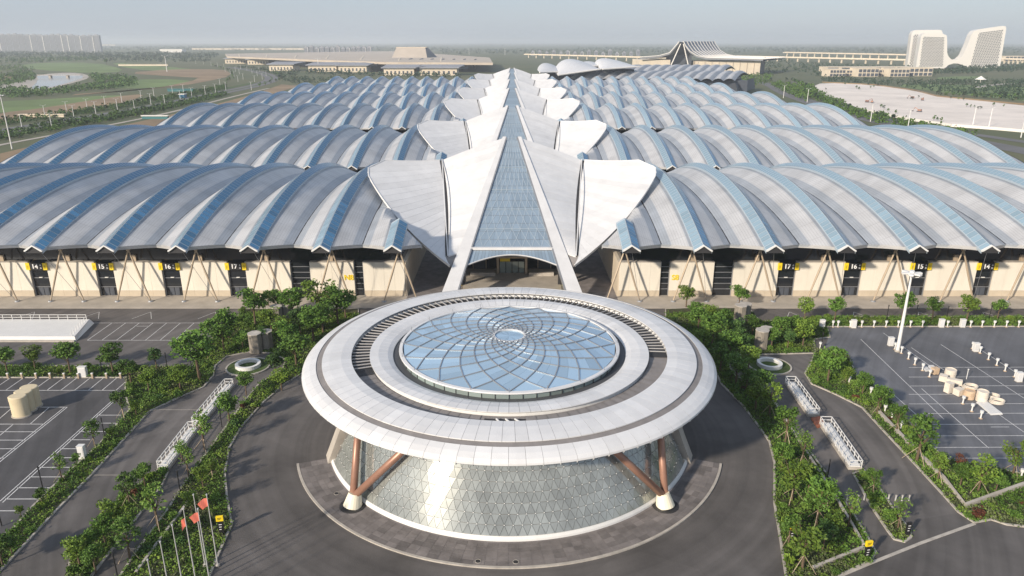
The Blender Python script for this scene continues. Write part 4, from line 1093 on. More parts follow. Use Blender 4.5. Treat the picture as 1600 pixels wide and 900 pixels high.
# cabinets
for u, v, w_, h_, lb_ in ((131, 589, 1.6, 2.3, 'white electrical cabinet at the edge of the left planted strip'), (130, 716, 1.0, 2.4, 'slim white cabinet in the left diagonal parking strip'), (1284, 512, 1.1, 2.0, 'white charging cabinet at the left end of the right lot strip'), (1333, 512, 1.1, 2.0, 'white charging cabinet, second along the right lot strip'), (1470, 511, 1.1, 2.0, 'white charging cabinet, third along the right lot strip'), (1503, 511, 1.1, 2.0, 'white charging cabinet, fourth along the right lot strip'),
                          (1391, 540, 1.1, 2.0, 'white charging cabinet behind the mast light'), (1524, 549, 1.1, 2.0, 'white charging cabinet at the top of the second charger row'), (1591, 596, 1.1, 2.0, 'white charging cabinet at the right edge of the lot')):
    x, y, _ = G(u, v); t = thing('cabinet', lb_, 'cabinet', (x, y, 0), 0, 'white cabinets'); MB().box(-w_/2, w_/2, -.4, .4, .12, h_).build('cabinet_body', 'debris_white' if False else 'white_paint', t); MB().box(-w_/2-.06, w_/2+.06, -.46, .46, h_, h_+.1).build('roof', 'white_paint', t)
    MB().box(-w_/2+.1, w_/2-.1, -.43, -.41, .4, h_-.2).build('door', 'white_metal', t); MB().box(-w_/2-.05, w_/2+.05, -.45, .45, 0, .12).build('plinth', 'kerb', t)
# mushroom-headed charging posts
cpst = MB().tube((0, 0, 0), (0, 0, 1.25), .14, .12, 8).mesh('post', 'white_paint'); chd = MB().tube((0, 0, 1.2), (0, 0, 1.65), .3, .34, 10).mesh('head', 'white_paint'); cft = MB().box(-.22, .22, -.22, .22, -.02, .12).mesh('foot', 'debris_tan')
def posts(L_, label, group):
    for u, v in L_:
        x, y, _ = G(u, v); t = thing('charging_post', label, 'charging post', (x, y, 0), 0, group); link('post', cpst, t); link('head', chd, t); link('foot', cft, t)
posts([(1398, 546), (1408, 552), (1419, 561), (1429, 570), (1441, 579), (1452, 589), (1504, 631), (1518, 643), (1532, 654)], 'white charging post in the row running past the mast light', 'charging posts by the mast')
posts([(1519, 545), (1531, 552), (1544, 562), (1557, 571), (1570, 580), (1585, 589)], 'white charging post in the upper right charger row of the lot', 'charging posts upper right')
posts([(1286, 513), (1301, 511), (1309, 511), (1328, 511), (1346, 511), (1365, 511), (1384, 511), (1403, 511), (1422, 511), (1441, 511), (1480, 511), (1516, 511), (1534, 511), (1553, 511), (1572, 511), (1591, 511)], 'white charging post along the strip between right lot and the halls', 'charging posts along the strip')
posts([(1382, 645), (1393, 655), (1407, 671), (1420, 683), (1360, 617), (1326, 600), (1281, 545), (1595, 747)], 'white charging post on the planted edge of the right lot', 'charging posts lot edge')
wb = MB().box(-.18, .18, -.15, .15, 0, 1.0).mesh('bollard', 'tan_steel'); wc = MB().box(-.2, .2, -.17, .17, 1.0, 1.2).mesh('cap', 'white_paint')
for i in range(9):
    x, y, _ = G(13+22*i, 591); t = thing('stall_bollard', 'small beige bollard at the head of a left parking stall', 'bollard', (x, y, .0), 0, 'stall bollards'); link('bollard_body', wb, t); link('cap', wc, t)
bb = MB().tube((0, 0, 0), (0, 0, .85), .12, .1, 8).mesh('post', 'pole_metal'); bc = MB().tube((0, 0, .85), (0, 0, .98), .14, .14, 8).mesh('cap', 'kerb')
for u, v, s in ((1323, 782, 'left'), (1340, 782, 'left'), (1350, 781, 'left'), (1388, 781, 'right'), (1399, 782, 'right'), (1409, 782, 'right'), (1420, 782, 'right')):
    x, y, _ = G(u, v); t = thing('lane_bollard', 'short grey bollard in the row across the %s lane beside the right median' % s, 'bollard', (x, y, -.03), 0, 'bollards %s of the median' % s); link('post', bb, t); link('cap', bc, t)
# heap of drums, boxes and hoses on the right lot
def drum(u, v, r_, h, lab, m='debris_white', tilt=0.):
    x, y, _ = G(u, v); t = thing('drum', lab, 'drum', (x, y, 0), random.uniform(0, 3)); t.rotation_euler = (tilt, 0, t.rotation_euler[2])
    MB().lathe([(0, .02), (r_, .02), (r_, h), (r_*.92, h+.04), (r_*.9, h-.08), (0, h-.1)], 24).build('drum_body', m, t, False); MB().lathe([(r_+.02, h*.5), (r_+.06, h*.52), (r_+.02, h*.54)], 24).build('hoop', m, t)
drum(1533, 626, 1.05, 2.1, 'tallest cream drum at the lower end of the heap in the right lot'); drum(1513, 622, 1.0, 1.7, 'tan drum beside the tallest drum in the right lot', 'debris_tan'); drum(1484, 588, 1.1, 1.6, 'pale drum in the middle of the heap in the right lot')
def crate(u, v, a, b, h, lab, m='debris_white', rz=.4):
    x, y, _ = G(u, v); t = thing('crate', lab, 'crate', (x, y, 0), rz, 'crates in the right lot heap'); MB().box(-a/2, a/2, -b/2, b/2, .08, h).build('crate_body', m, t); MB().box(-a/2-.05, a/2+.05, -b/2-.05, b/2+.05, h, h+.08).build('lid', m, t)
    for s in (-1, 1): MB().box(s*a*.3-.1, s*a*.3+.1, -b/2, b/2, 0, .08).build('skid', 'debris_tan', t)
crate(1481, 613, 1.3, 1.1, 2.1, 'upright pale crate left of the white box in the right lot heap'); crate(1497, 617, 1.6, 1.3, 1.3, 'low white crate between upright crate and tan drum'); crate(1473, 595, 1.6, 1.4, 1.2, 'white crate at the upper end of the right lot heap', 'debris_white', .9); crate(1460, 584, 1.3, 1.0, 1.3, 'tan crate at the top of the right lot heap', 'debris_tan', .2); crate(1490, 600, 2.8, 1.0, 1.0, 'long pale crate lying across the heap', 'debris_white', -.5)
def coil(u, v, r_, lab, n=3):
    x, y, _ = G(u, v); t = thing('hose_coil', lab, 'hose', (x, y, 0))
    for k in range(n):
        mb = MB(); m_ = 28; rr = r_*(1-.05*k); pts = [(rr*cos(2*pi*i/m_)+.1*k, rr*.8*sin(2*pi*i/m_), .12+.2*k) for i in range(m_+1)]
        for p, q in zip(pts, pts[1:]): mb.tube(p, q, .12, .12, 6, False)
        mb.build('loop', 'debris_white', t)
coil(1557, 629, 1.3, 'nearest pale hose coil beside the tallest drum'); coil(1550, 621, 1.2, 'second pale hose coil behind the tallest drum'); coil(1515, 606, 1.4, 'pale hose coil above the tan drum')
def sheet_stack(px, lab):
    c = GP(px); x = sum(p[0] for p in c)/4; y = sum(p[1] for p in c)/4; t = thing('sheet_stack', lab, 'sheets', (x, y, 0))
    for k in range(3): MB().prism([((p[0]-x)*(1-.03*k), (p[1]-y)*(1-.03*k)) for p in c], .02+.09*k, .1+.09*k).build('sheet', 'white_paint', t)
    for k in range(4):
        f = (k+1)/5; a = Vector((c[0][0]-x, c[0][1]-y)).lerp(Vector((c[1][0]-x, c[1][1]-y)), f)*.92; b = Vector((c[3][0]-x, c[3][1]-y)).lerp(Vector((c[2][0]-x, c[2][1]-y)), f)*.92
        MB().bar((a.x, a.y, .31), (b.x, b.y, .31), .06, .05).build('rib', 'pole_metal', t)
sheet_stack([(1525, 629), (1541, 628), (1567, 648), (1548, 649)], 'stack of white ribbed sheets lying below the drums'); sheet_stack([(1440, 574), (1447, 573), (1453, 580), (1446, 581)], 'pale sheets lying at the top of the right lot heap'); sheet_stack([(1449, 572), (1458, 572), (1466, 579), (1455, 580)], 'second pale sheets next to the tan crate')
x, y, _ = G(1510, 592); t = thing('marker_post', 'single thin white post standing right of the heap', 'post', (x, y, -.02)); MB().tube((0, 0, 0), (0, 0, 2.1), .07, .07, 6).build('post', 'white_paint', t); MB().box(-.1, .1, -.1, .1, 2.1, 2.3).build('cap', 'white_paint', t)

for u, v, lb_ in ((526, 771, 'small dark drain cover on the ring pavement near the left column foot'), (747, 877, 'small dark drain cover at the front edge of the ring pavement'), (806, 878, 'second small drain cover at the front of the ring pavement')):
    x, y, _ = G(u, v, .13); t = thing('drain_cover', lb_, 'drain cover', (x, y, .13)); MB().lathe([(0, .03), (.32, .03), (.36, .0)], 16).build('lid', 'dark_metal', t); MB().lathe([(.36, .01), (.36, .04), (.42, .04), (.42, .0)], 16).build('frame', 'kerb', t)
# ------------------------------------------------------------------ the country behind
def far_proto(seed, m, n=8, per=9, leaf=.10):
    r = np.random.default_rng(seed); P = crown_points(r, n, per, .6, .3, .34, .17); V, Q = leaf_quads(P, leaf, r)
    return np_mesh('crown', V, Q, m), MB().tube((0, 0, 0), (0, 0, .55), .035, .02, 5, False).mesh('trunk', 'bark')
FP = [far_proto(31, 'leaf_far'), far_proto(32, 'leaf_c'), far_proto(33, 'leaf_a')]
def ftree(x, y, h, label, group):
    c, t = TRR.choice(FP); o = thing('roadside_tree', label, 'tree', (x, y, 0), TRR.uniform(0, 6), group); o.scale = (h, h, h); link('crown', c, o); link('trunk', t, o)
def gsheet(name, px, z, m, it=1):
    P = GP(px)
    if it: P = smooth_poly(P, it)
    return sheet(name, P, z, m)
gsheet('green_field', [(20, 104), (60, 98), (150, 98), (195, 108), (180, 114), (100, 113)], .02, 'field')
gsheet('green_field', [(150, 134), (200, 124), (290, 124), (305, 130), (240, 138), (170, 138)], .02, 'field')
gsheet('green_field', [(-60, 166), (0, 158), (60, 156), (180, 148), (200, 152), (120, 168), (0, 176), (-60, 180)], .02, 'field')
gsheet('green_field', [(170, 97), (260, 104), (340, 112), (300, 114), (200, 108)], .02, 'field')
gsheet('brown_field', [(110, 150), (250, 138), (310, 130), (365, 118), (350, 108), (270, 108), (190, 114), (280, 120), (320, 122), (230, 141), (120, 146)], .03, 'brownfield')
gsheet('brown_field', [(-30, 190), (0, 176), (60, 170), (170, 152), (230, 146), (200, 160), (60, 184), (-30, 202)], .03, 'brownfield')
gsheet('brown_field', [(0, 118), (25, 118), (28, 122), (0, 128), (-30, 128)], .03, 'brownfield')
gsheet('brown_field', [(0, 240), (150, 205), (236, 186), (330, 165), (400, 146), (440, 132), (470, 134), (360, 165), (236, 206), (150, 232), (0, 262)], .03, 'brownfield', 0)
gsheet('river_bank', [(-60, 140), (0, 134), (50, 124), (62, 116), (110, 113), (136, 116), (140, 122), (120, 128), (90, 136), (60, 143), (0, 143), (-60, 152)], .03, 'concrete')
gsheet('river', [(45, 140), (60, 126), (57, 117), (112, 115.5), (130, 118), (128, 123), (104, 130), (72, 138)], .06, 'water')
bo = thing('footbridge', 'low footbridge with two piers crossing the river', 'bridge', G(95, 121)); x0, y0_, _ = G(95, 121)
xa, xb = G(60, 121)[0]-x0, G(128, 121)[0]-x0; MB().box(xa, xb, -4, 4, 4.0, 5.2).build('deck', 'concrete', bo)
for f in (.28, .68): MB().box(xa+(xb-xa)*f-2, xa+(xb-xa)*f+2, -3, 3, 0, 4.0).build('pier', 'concrete', bo)
# left boulevard
rd = [(-80, 222), (0, 206), (101, 189), (189, 176), (280, 159), (354, 143), (405, 133), (428, 124), (420, 117), (395, 110), (360, 105)]
def road(name, px, wd, z, m): k = MB(); strip_line(k, smooth_poly(GP(px), 2, False), wd, z-.02, z); return kind(k.build(name, m))
road('boulevard', rd, 26, .10, 'road_far'); road('boulevard_median', rd, 3.5, .16, 'grass')
road('access_road', [(-60, 240), (0, 226), (236, 184), (368, 150), (420, 138)], 5, .12, 'concrete')
road('verge', [(-80, 231), (0, 214), (101, 196), (189, 182), (280, 164), (354, 147)], 13, .08, 'grass'); road('verge', [(-80, 207), (0, 194), (101, 180), (189, 168), (280, 153), (354, 138), (400, 129)], 14, .08, 'grass')
R1 = smooth_poly(GP(rd), 2, False)
lmp = MB().tube((0, 0, 0), (0, 0, 11.5), .3, .2, 6).mesh('pole', 'white_paint'); arm = MB().tube((0, 0, 11.4), (1.9, 0, 11.9), .1, .07, 5).tube((0, 0, 11.4), (-1.9, 0, 11.9), .1, .07, 5).box(1.5, 2.5, -.2, .2, 11.8, 12.0).box(-2.5, -1.5, -.2, .2, 11.8, 12.0).mesh('lamp_arm', 'white_paint')
def lamp(x, y, label, group, rz=0., s=1.): t = thing('street_lamp', label, 'street lamp', (x, y, 0), rz, group); t.scale = (s, s, s); link('pole', lmp, t); link('lamp_arm', arm, t)
LL = 'white twin-arm street lamp beside the curving boulevard at the left'
for u, v in ((35, 202), (71, 185), (81, 199), (105, 178), (116, 185), (137, 173), (150, 178), (165, 168), (184, 173), (191, 162), (211, 175), (221, 157), (236, 163), (241, 152), (258, 165), (270, 148), (282, 157), (287, 146), (300, 152), (321, 148), (337, 145), (344, 135), (353, 141), (393, 141)): lamp(*G(u, v)[:2], LL, 'boulevard lamps', .5)
for u, v in ((372, 128), (380, 124), (366, 120), (374, 116), (368, 112), (376, 108), (360, 116), (386, 110), (394, 115), (402, 119), (410, 124), (398, 128), (416, 119), (405, 112), (350, 106), (340, 104), (330, 103), (318, 101), (306, 100), (352, 112)): lamp(*G(u, v)[:2], LL, 'boulevard lamps', .5, .9)
LT = 'small dark tree on the verge of the left boulevard'
tr_ = random.Random(3)
def along(px, n, off, h, label, group, jit=2.5):
    P = [Vector(p) for p in GP(px)]; seg = [(b-a).length for a, b in zip(P, P[1:])]; tot = sum(seg)
    for i in range(n):
        d_ = tot*(i+.5+tr_.uniform(-.3, .3))/n; k = 0
        while d_ > seg[k] and k < len(seg)-1: d_ -= seg[k]; k += 1
        p = P[k].lerp(P[k+1], d_/seg[k]); ftree(p.x+tr_.uniform(-jit, jit), p.y+off+tr_.uniform(-jit, jit), h*tr_.uniform(.75, 1.3), label, group)
along([(-20, 217), (101, 195), (189, 181), (280, 163), (354, 147)], 46, 0, 5.5, LT, 'boulevard trees near side')
along([(-20, 226), (101, 203), (189, 188), (280, 168)], 26, 0, 4.5, LT, 'boulevard trees near side')
along([(-20, 196), (101, 180), (189, 168), (280, 152), (354, 137)], 40, 0, 6, 'small dark tree on the far verge of the left boulevard', 'boulevard trees far side')
along([(350, 133), (366, 122), (362, 112), (330, 103)], 18, 0, 7, 'small dark tree on the far verge of the left boulevard', 'boulevard trees far side')
along([(400, 138), (440, 126), (436, 118), (410, 110)], 16, 0, 7, 'tree inside the bend of the left boulevard', 'boulevard trees inner side')
# woods and hedges that read as one mass
def woods(name, regions, label, m='leaf_far'):
    r = np.random.default_rng(len(label)); Vs = []; 
    for px, n, h in regions:
        P = GP(px); q = sample_in(P, n, r)
        for x, y in q:
            hh = h*r.uniform(.6, 1.25); C = np.c_[r.normal(size=(9, 2))*hh*.28+(x, y), r.uniform(.15, 1., 9)*hh]; Vs.append((C, hh*.24))
    C = np.concatenate([c for c, s in Vs]); S = np.concatenate([np.full(len(c), s) for c, s in Vs])
    n = len(C); a = r.normal(size=(n, 3)); a /= np.linalg.norm(a, axis=1)[:, None]; b = r.normal(size=(n, 3)); b -= (b*a).sum(1)[:, None]*a; b /= np.linalg.norm(b, axis=1)[:, None]
    s = S[:, None]; V = np.stack([C-a*s, C+b*s*.7, C+a*s, C-b*s*.7], 1).reshape(-1, 3)
    o = link(name, np_mesh(name, V, np.arange(4*n).reshape(n, 4), m)); tag(o, label, 'woods', None, 'stuff')
woods('far_woods', [([(-50, 92), (340, 92), (340, 84), (-50, 82)], 900, 13), ([(-50, 80), (700, 80), (700, 74), (-50, 73)], 1500, 14), ([(-50, 72.5), (1650, 72.5), (1650, 68), (-50, 68)], 3500, 15), ([(900, 84), (1650, 84), (1650, 75), (900, 75)], 1300, 14), ([(690, 86), (900, 84), (900, 78), (690, 78)], 250, 13), ([(140, 96), (340, 98), (300, 90), (150, 88)], 220, 10)], 'broad band of hazy woods stretching to the horizon')
woods('hedge', [([(0, 140), (0, 154), (60, 152), (160, 141), (215, 134), (205, 128), (140, 133), (90, 141)], 420, 6), ([(0, 120), (40, 110), (55, 116), (55, 126), (20, 134), (-30, 138)], 260, 6), ([(140, 118), (210, 120), (215, 128), (150, 130)], 180, 6), ([(-20, 106), (30, 102), (60, 110), (0, 112)], 80, 6)], 'dark hedges and scrub along the river fields at left', 'leaf_c')
woods('hedge', [([(1270, 137), (1300, 155), (1352, 176), (1420, 192), (1490, 204), (1540, 212), (1500, 216), (1400, 200), (1330, 182), (1260, 150)], 420, 4.5), ([(1200, 130), (1270, 138), (1260, 160), (1230, 148)], 200, 6), ([(1130, 118), (1210, 118), (1200, 134), (1140, 134)], 200, 6)], 'green verge shrubs beside the road right of the halls', 'leaf_a')
woods('hedge', [([(1280, 127), (1430, 139), (1520, 152), (1600, 160), (1600, 128), (1520, 126), (1420, 128), (1300, 122)], 480, 6), ([(1440, 118), (1600, 112), (1600, 104), (1500, 108)], 260, 9), ([(1080, 90), (1240, 95), (1240, 108), (1225, 118), (1200, 116)], 150, 8), ([(1240, 100), (1420, 106), (1420, 114), (1280, 120), (1240, 116)], 260, 7)], 'green park plantings beyond the sand lot', 'leaf_far')
woods('hedge', [([(480, 116), (600, 121), (720, 122), (720, 118), (600, 117), (480, 112)], 200, 7), ([(360, 104), (470, 112), (460, 122), (440, 128), (430, 118)], 160, 6), ([(440, 128), (470, 122), (560, 122), (540, 128), (480, 134)], 120, 5)], 'green plantings in front of the cream low-rise blocks', 'leaf_far')
woods('verge_hedge', [([(-20, 224), (101, 202), (236, 178), (354, 150), (354, 145), (236, 170), (101, 192), (-20, 212)], 700, 3.6), ([(-20, 200), (101, 184), (236, 162), (354, 139), (354, 134), (236, 156), (101, 177), (-20, 192)], 600, 3.6), ([(0, 100), (150, 95), (160, 90), (0, 92)], 300, 9)], 'green verge hedges lining both sides of the left boulevard', 'leaf_c')
bt = thing('broad_tree', 'single big dark tree among the far left fields', 'tree', G(167, 101)); c_, t_ = FP[0]; bt.scale = (24, 24, 20); link('crown', TP[2][0], bt); link('trunk', TP[2][1], bt)
# construction fence and sheds
def farbox(name, u0, u1, v, h, dep, m, label, cat, roof=None):
    a = G(u0, v); b = G(u1, v); t = thing(name, label, cat, a); MB().box(0, b[0]-a[0], 0, dep, 0, h).build('wall', m, t)
    MB().box(-.6, b[0]-a[0]+.6, -.6, dep+.6, h, h+.7).build('roof', roof or m, t); return t
farbox('site_fence', 262, 304, 143, 3, 3, 'teal', 'teal hoarding beside the boulevard', 'fence'); farbox('site_cabin', 280, 288, 153, 4, 8, 'blue_glass', 'small blue site cabin beside the boulevard', 'cabin', 'far_white'); farbox('site_hoarding', 222, 262, 186, 2.5, 3, 'teal', 'low green hoarding at the corner of the third hall', 'fence', 'far_white')
farbox('long_wall', 185, 262, 103, 4, 3, 'far_cream', 'long pale wall between the fields', 'wall'); farbox('low_shed', 30, 100, 183, 2, 3, 'far_cream', 'long pale site wall beside the left verge', 'wall')
farbox('far_hall', 250, 285, 82, 20, 60, 'far_white', 'white far-off domed hall at the left', 'building'); farbox('far_hall', 60, 180, 71.5, 22, 100, 'far_cream', 'long pale low-rise in front of the left tower slabs', 'building')
farbox('far_hall', 0, 32, 73, 40, 100, 'far_cream', 'cream mid-rise at the left edge below the towers', 'building')
farbox('far_hall', 300, 480, 78, 14, 60, 'far_cream', 'long pale viaduct-like building on the left horizon', 'building')
# station blocks at left of the spine
rf = [(352, 84), (560, 80.5), (620, 80), (765, 90), (770, 98), (600, 97), (480, 93), (420, 90.5), (355, 88)]
st = thing('station_roof', 'huge flat tan roof of the low station behind the left halls', 'building', (0, 2000, 0)); P = GP(rf, 22)
o = MB().prism(P, 17, 22).build('roof_slab', 'far_roof', st); o.location = (0, -2000, 0)
for k in range(7):
    f0 = (k+.5)/7.6; a = Vector(P[8]).lerp(Vector(P[4]), f0); b = Vector(P[0]).lerp(Vector(P[3]), f0); o = MB().bar((a.x, a.y, 22.4), (b.x, b.y, 22.4), 3, .8).build('roof_rib', 'far_cream', st); o.location = (0, -2000, 0)
blocks = [(352, 385, 99.4), (387, 420, 101), (421, 458, 111), (482, 526, 112.5), (529, 573, 113), (600, 647, 118), (656, 714, 118)]
bn = ['leftmost', 'second', 'third', 'fourth', 'fifth', 'sixth', 'rightmost']
for i, (u0, u1, v) in enumerate(blocks):
    a = G(u0, v); b = G(u1, v); w_ = b[0]-a[0]; t = thing('station_block', '%s cream block with dark eaves in the station front' % bn[i], 'building', a, 0, 'station blocks')
    MB().box(0, w_, 0, 60, 0, 14.4).build('wall', 'far_cream', t)
    for k in range(7): x = w_*(k+.6)/7.4; MB().box(x, x+w_*.05, -.5, 0, 3, 9).build('window', 'far_dark', t)
    MB().add([(-5, -4, 16), (w_+5, -4, 16), (w_+12, 70, 20), (-5, 70, 20), (-5, -4, 14.4), (w_+5, -4, 14.4), (w_+12, 70, 14.4), (-5, 70, 14.4)], [(0, 1, 2, 3), (4, 7, 6, 5), (0, 4, 5, 1), (1, 5, 6, 2), (2, 6, 7, 3), (3, 7, 4, 0)]).build('roof', 'far_tower', t)
    MB().add([(w_+5, -9, 12.9), (w_+9, -9, 17), (w_+22, 30, 18), (w_+22, 30, 12)], [(0, 1, 2, 3)]).build('eave', 'far_dark', t)
for i in range(7):
    a = G(640+17*i, 106.5+.2*i); t = thing('canopy_gable', 'dark pointed canopy gable number %s from the left beside the spine' % ['one', 'two', 'three', 'four', 'five', 'six', 'seven'][i], 'canopy', a); MB().add([(-14, 0, 14), (14, 0, 14), (0, 0, 24), (-14, 60, 14), (14, 60, 14), (0, 60, 24)], [(0, 1, 2), (0, 2, 5, 3), (1, 4, 5, 2)]).build('gable_roof', 'far_dark', t); MB().box(-1, 1, 2, 4, 0, 14).build('post', 'far_cream', t)
# wedge-shaped hall
a = G(611, 93, 17); b = G(668, 93, 17); w_ = b[0]-a[0]; t = thing('wedge_hall', 'tall tan hipped roof wedge rising above the station', 'building', (a[0], a[1], 17))
MB().add([(0, 0, 0), (w_, 0, 0), (w_*.9, 45, 33), (w_*.1, 45, 33), (0, 120, 0), (w_*1.2, 120, 0), (w_*.95, 60, 33), (w_*.12, 60, 33)], [(0, 1, 2, 3), (2, 6, 7, 3), (4, 0, 3, 7), (5, 4, 7, 6)]).build('hip_roof', 'far_roof', t)
MB().add([(w_, 0, 0), (w_*1.2, 120, 0), (w_*.95, 60, 33), (w_*.9, 45, 33)], [(0, 1, 2, 3)]).build('gable_end', 'far_dark', t)
MB().bar((w_*.09, 52, 33.5), (w_*.94, 52, 33.5), 16, 1.5).build('ridge_cap', 'far_cream', t)
# apartment towers on the horizon
def tower(u, w_, v, h, y_lab, m='far_tower'):
    a = G(u, v); t = thing('apartment_tower', y_lab[0], 'tower block', a, 0, y_lab[1]); W = w_*zc_at(a[1])/F
    MB().box(0, W, 0, 22, 0, h).build('wall', m, t); (random.random() < .45) and MB().box(W*.9, W*.99, -1, 18, 0, h*.97).build('stair_strip', 'far_white', t); MB().box(W*.25, W*.7, 4, 16, h, h+5).build('roof_house', m, t)
    for k in range(5): MB().box(W*.06+W*.19*k, W*.06+W*.19*k+W*.08, -.5, 0, 4, h-4).build('window_strip', 'far_dark', t)
for i in range(17): tower(-6+9.7*i, 9.3, 82, 112-.5*i+random.uniform(-3, 3), ('hazy grey apartment tower in the row on the left horizon', 'left horizon towers'))
for i in range(13): tower(476+8.2*i, 6, 86, 38+random.uniform(-4, 6), ('hazy low tower block on the horizon behind the station roof', 'centre horizon towers'))
for i in range(16): tower(830+11*i, 5, 87, 18+random.uniform(-5, 9), ('tiny hazy block behind the viaduct right of the spine', 'right horizon blocks'))
# ------------------------------------------------------------------ right-hand far buildings
# wave-roofed halls behind the sixth row
for hi, (ya, yb_, xa, xb, zt) in enumerate(((978, 1090, 70, 290, 27), (1110, 1230, 80, 310, 31))):
    t = thing('wave_hall', '%s long wave-roofed hall behind the right-hand vaults' % ('nearer', 'farther')[hi], 'building', (xa, ya, 0)); NBW = 15; bw = (xb-xa)/NBW
    def wave(k):
        mb = MB(); uv = []; nx, ny = 8, 8
        for i in range(ny+1):
            for j in range(nx+1):
                g = i/ny; f = j/nx; x = bw*f+55*g; z = zt-9*(2*g-1)**2*.9+3.2*sin(pi*f)**.8-1; mb.v.append((x, (yb_-ya)*g, z)); uv.append((f, g*100))
        for i in range(ny):
            for j in range(nx): q = i*(nx+1)+j; mb.f.append((q, q+1, q+nx+2, q+nx+1))
        mb.uv = uv; return mb.mesh('roof_wave', 'deck', True)
    wm = wave(0)
    for k in range(NBW): o = link('roof_wave', wm, t); o.location = (bw*k, 0, 0)
    MB().box(4, xb-xa+20, 10, yb_-ya-8, 0, zt-9).build('wall', 'far_dark', t)
    MB().add([(xb-xa, -6, zt-12), (xb-xa+60, 110, zt-10), (xb-xa+64, 112, 2), (xb-xa+6, 0, 2)], [(0, 1, 2, 3)]).build('end_wall', 'far_dark', t)
# shell roofs
def shell(u0, v0, u1, v1, ut, vt, y, label):
    def at(u, v): zc = None; dep = PITCH+atan((v-450)/F); z = H-y*tan(dep); return Vector(((u-800)/F*zc_at(y, z), y, z))
    A, B, T = at(u0, v0), at(u1, v1), at(ut, vt); t = thing('shell_roof', label, 'shell roof', (A.x, y, 0)); mb = MB(); n = 12
    for i in range(n+1):
        for j in range(n+1):
            f = i/n; g = j/n; p = A.lerp(B, f); hgt = sin(pi*f)**.8; top = T-(A+B)/2
            q = p+top*hgt*sin(pi*g/2)**.9*1.0; q = q+Vector((0, 90*(g-.3)+30*f, 0)); mb.v.append((q.x-A.x, q.y-y, q.z))
    for i in range(n):
        for j in range(n): a = i*(n+1)+j; mb.f.append((a, a+1, a+n+2, a+n+1))
    mb.build('shell', 'white_metal', t, True)
    ed = MB()
    for i in range(n): ed.tube(mb.v[i*(n+1)], mb.v[(i+1)*(n+1)], 1.0, 1.0, 6)
    ed.build('shell_rim', 'far_white', t)
    MB().box(4, (B.x-A.x)*.92, 20, 60, -A.z*0, max(4, A.z-2)).build('base', 'far_dark', t)
shell(842, 112, 884, 112, 856, 101, 1000, 'leftmost small white shell roof behind the spine'); shell(870, 116, 940, 108, 893, 94.5, 985, 'largest white shell roof behind the spine'); shell(938, 107, 1000, 104, 952, 93, 1010, 'right white shell roof with swooping edge')
shell(905, 104, 945, 102, 925, 98, 1040, 'low white shell roof between the two large ones')
# hall with the upswept roof
t = thing('upswept_hall', 'cream hall with a steep upswept blue-grey tent roof at right', 'building', (350, 1600, 0))
prof = [(-80, 35), (-40, 38), (-18, 44), (-3, 62), (0, 66)]; prof2 = [(9, 67), (13, 60), (24, 47), (40, 38), (60, 34), (180, 31)]
for pr, nm in ((prof, 'left_roof'), (prof2, 'right_roof')):
    mb = MB(); sk = (115, 190)
    for x, z in pr: mb.v += [(x, 0, z), (x+sk[0], sk[1], z), (x, 0, z-3), (x+sk[0], sk[1], z-3)]
    for i in range(len(pr)-1): a = 4*i; b = a+4; mb.f += [(a, b, b+1, a+1), (a+2, a+3, b+3, b+2), (a, a+2, b+2, b)]
    ro = mb.build(nm, 'far_tower', t)
    for k in range(11):
        f = k/10; rb = MB()
        for (x, z), (x2, z2) in zip(pr, pr[1:]): rb.tube((x+sk[0]*f, sk[1]*f, z+.5), (x2+sk[0]*f, sk[1]*f, z2+.5), 1.0, 1.0, 5, False)
        rb.build('roof_rib', 'far_white', ro)
MB().box(42, 178, 8, 100, 0, 27).build('wall', 'far_cream', t); MB().box(-80, -14, 8, 100, 0, 30).build('wall', 'far_cream', t)
for k in range(9): MB().box(44+15*k, 44.8+15*k, 7, 8, 0, 27).build('wall_fin', 'far_roof', t)
MB().add([(178, 8, 30), (225, 120, 34), (225, 120, 0), (178, 8, 0)], [(0, 1, 2, 3)]).build('side_wall', 'far_dark', t); MB().box(-13, 36, 30, 60, 0, 40).build('glass_front', 'far_dark', t)
for x, x2 in ((-22, 4), (28, 10)): MB().tube((x, -4, 0), (x2, 2, 62), 1.2, 1.2, 6).build('mast', 'far_white', t)
# viaducts
def viaduct(p, q, z, label, wd=12, npier=16):
    a = Vector(G(*p, z)); b = Vector(G(*q, z)); t = thing('viaduct', label, 'viaduct', (a.x, a.y, 0)); d_ = b-a; MB().bar((0, 0, z), (d_.x, d_.y, z), wd, 3.2).build('deck', 'far_cream', t)
    MB().bar((0, -wd/2, z+2.2), (d_.x, d_.y-wd/2, z+2.2), .8, 1.6).build('parapet', 'far_cream', t)
    for i in range(npier): p_ = d_*((i+.5)/npier); MB().box(p_.x-2, p_.x+2, p_.y-2, p_.y+2, 0, z-1.6).build('pier', 'far_cream', t)
viaduct((820, 85), (1060, 91), 14, 'long cream viaduct crossing behind the shell roofs'); viaduct((1225, 82), (1425, 86), 20, 'upper cream viaduct left of the curved towers'); viaduct((1150, 88), (1425, 94), 14, 'lower cream viaduct left of the curved towers'); viaduct((1560, 92), (1680, 95), 14, 'cream viaduct at the right edge behind the curved towers')
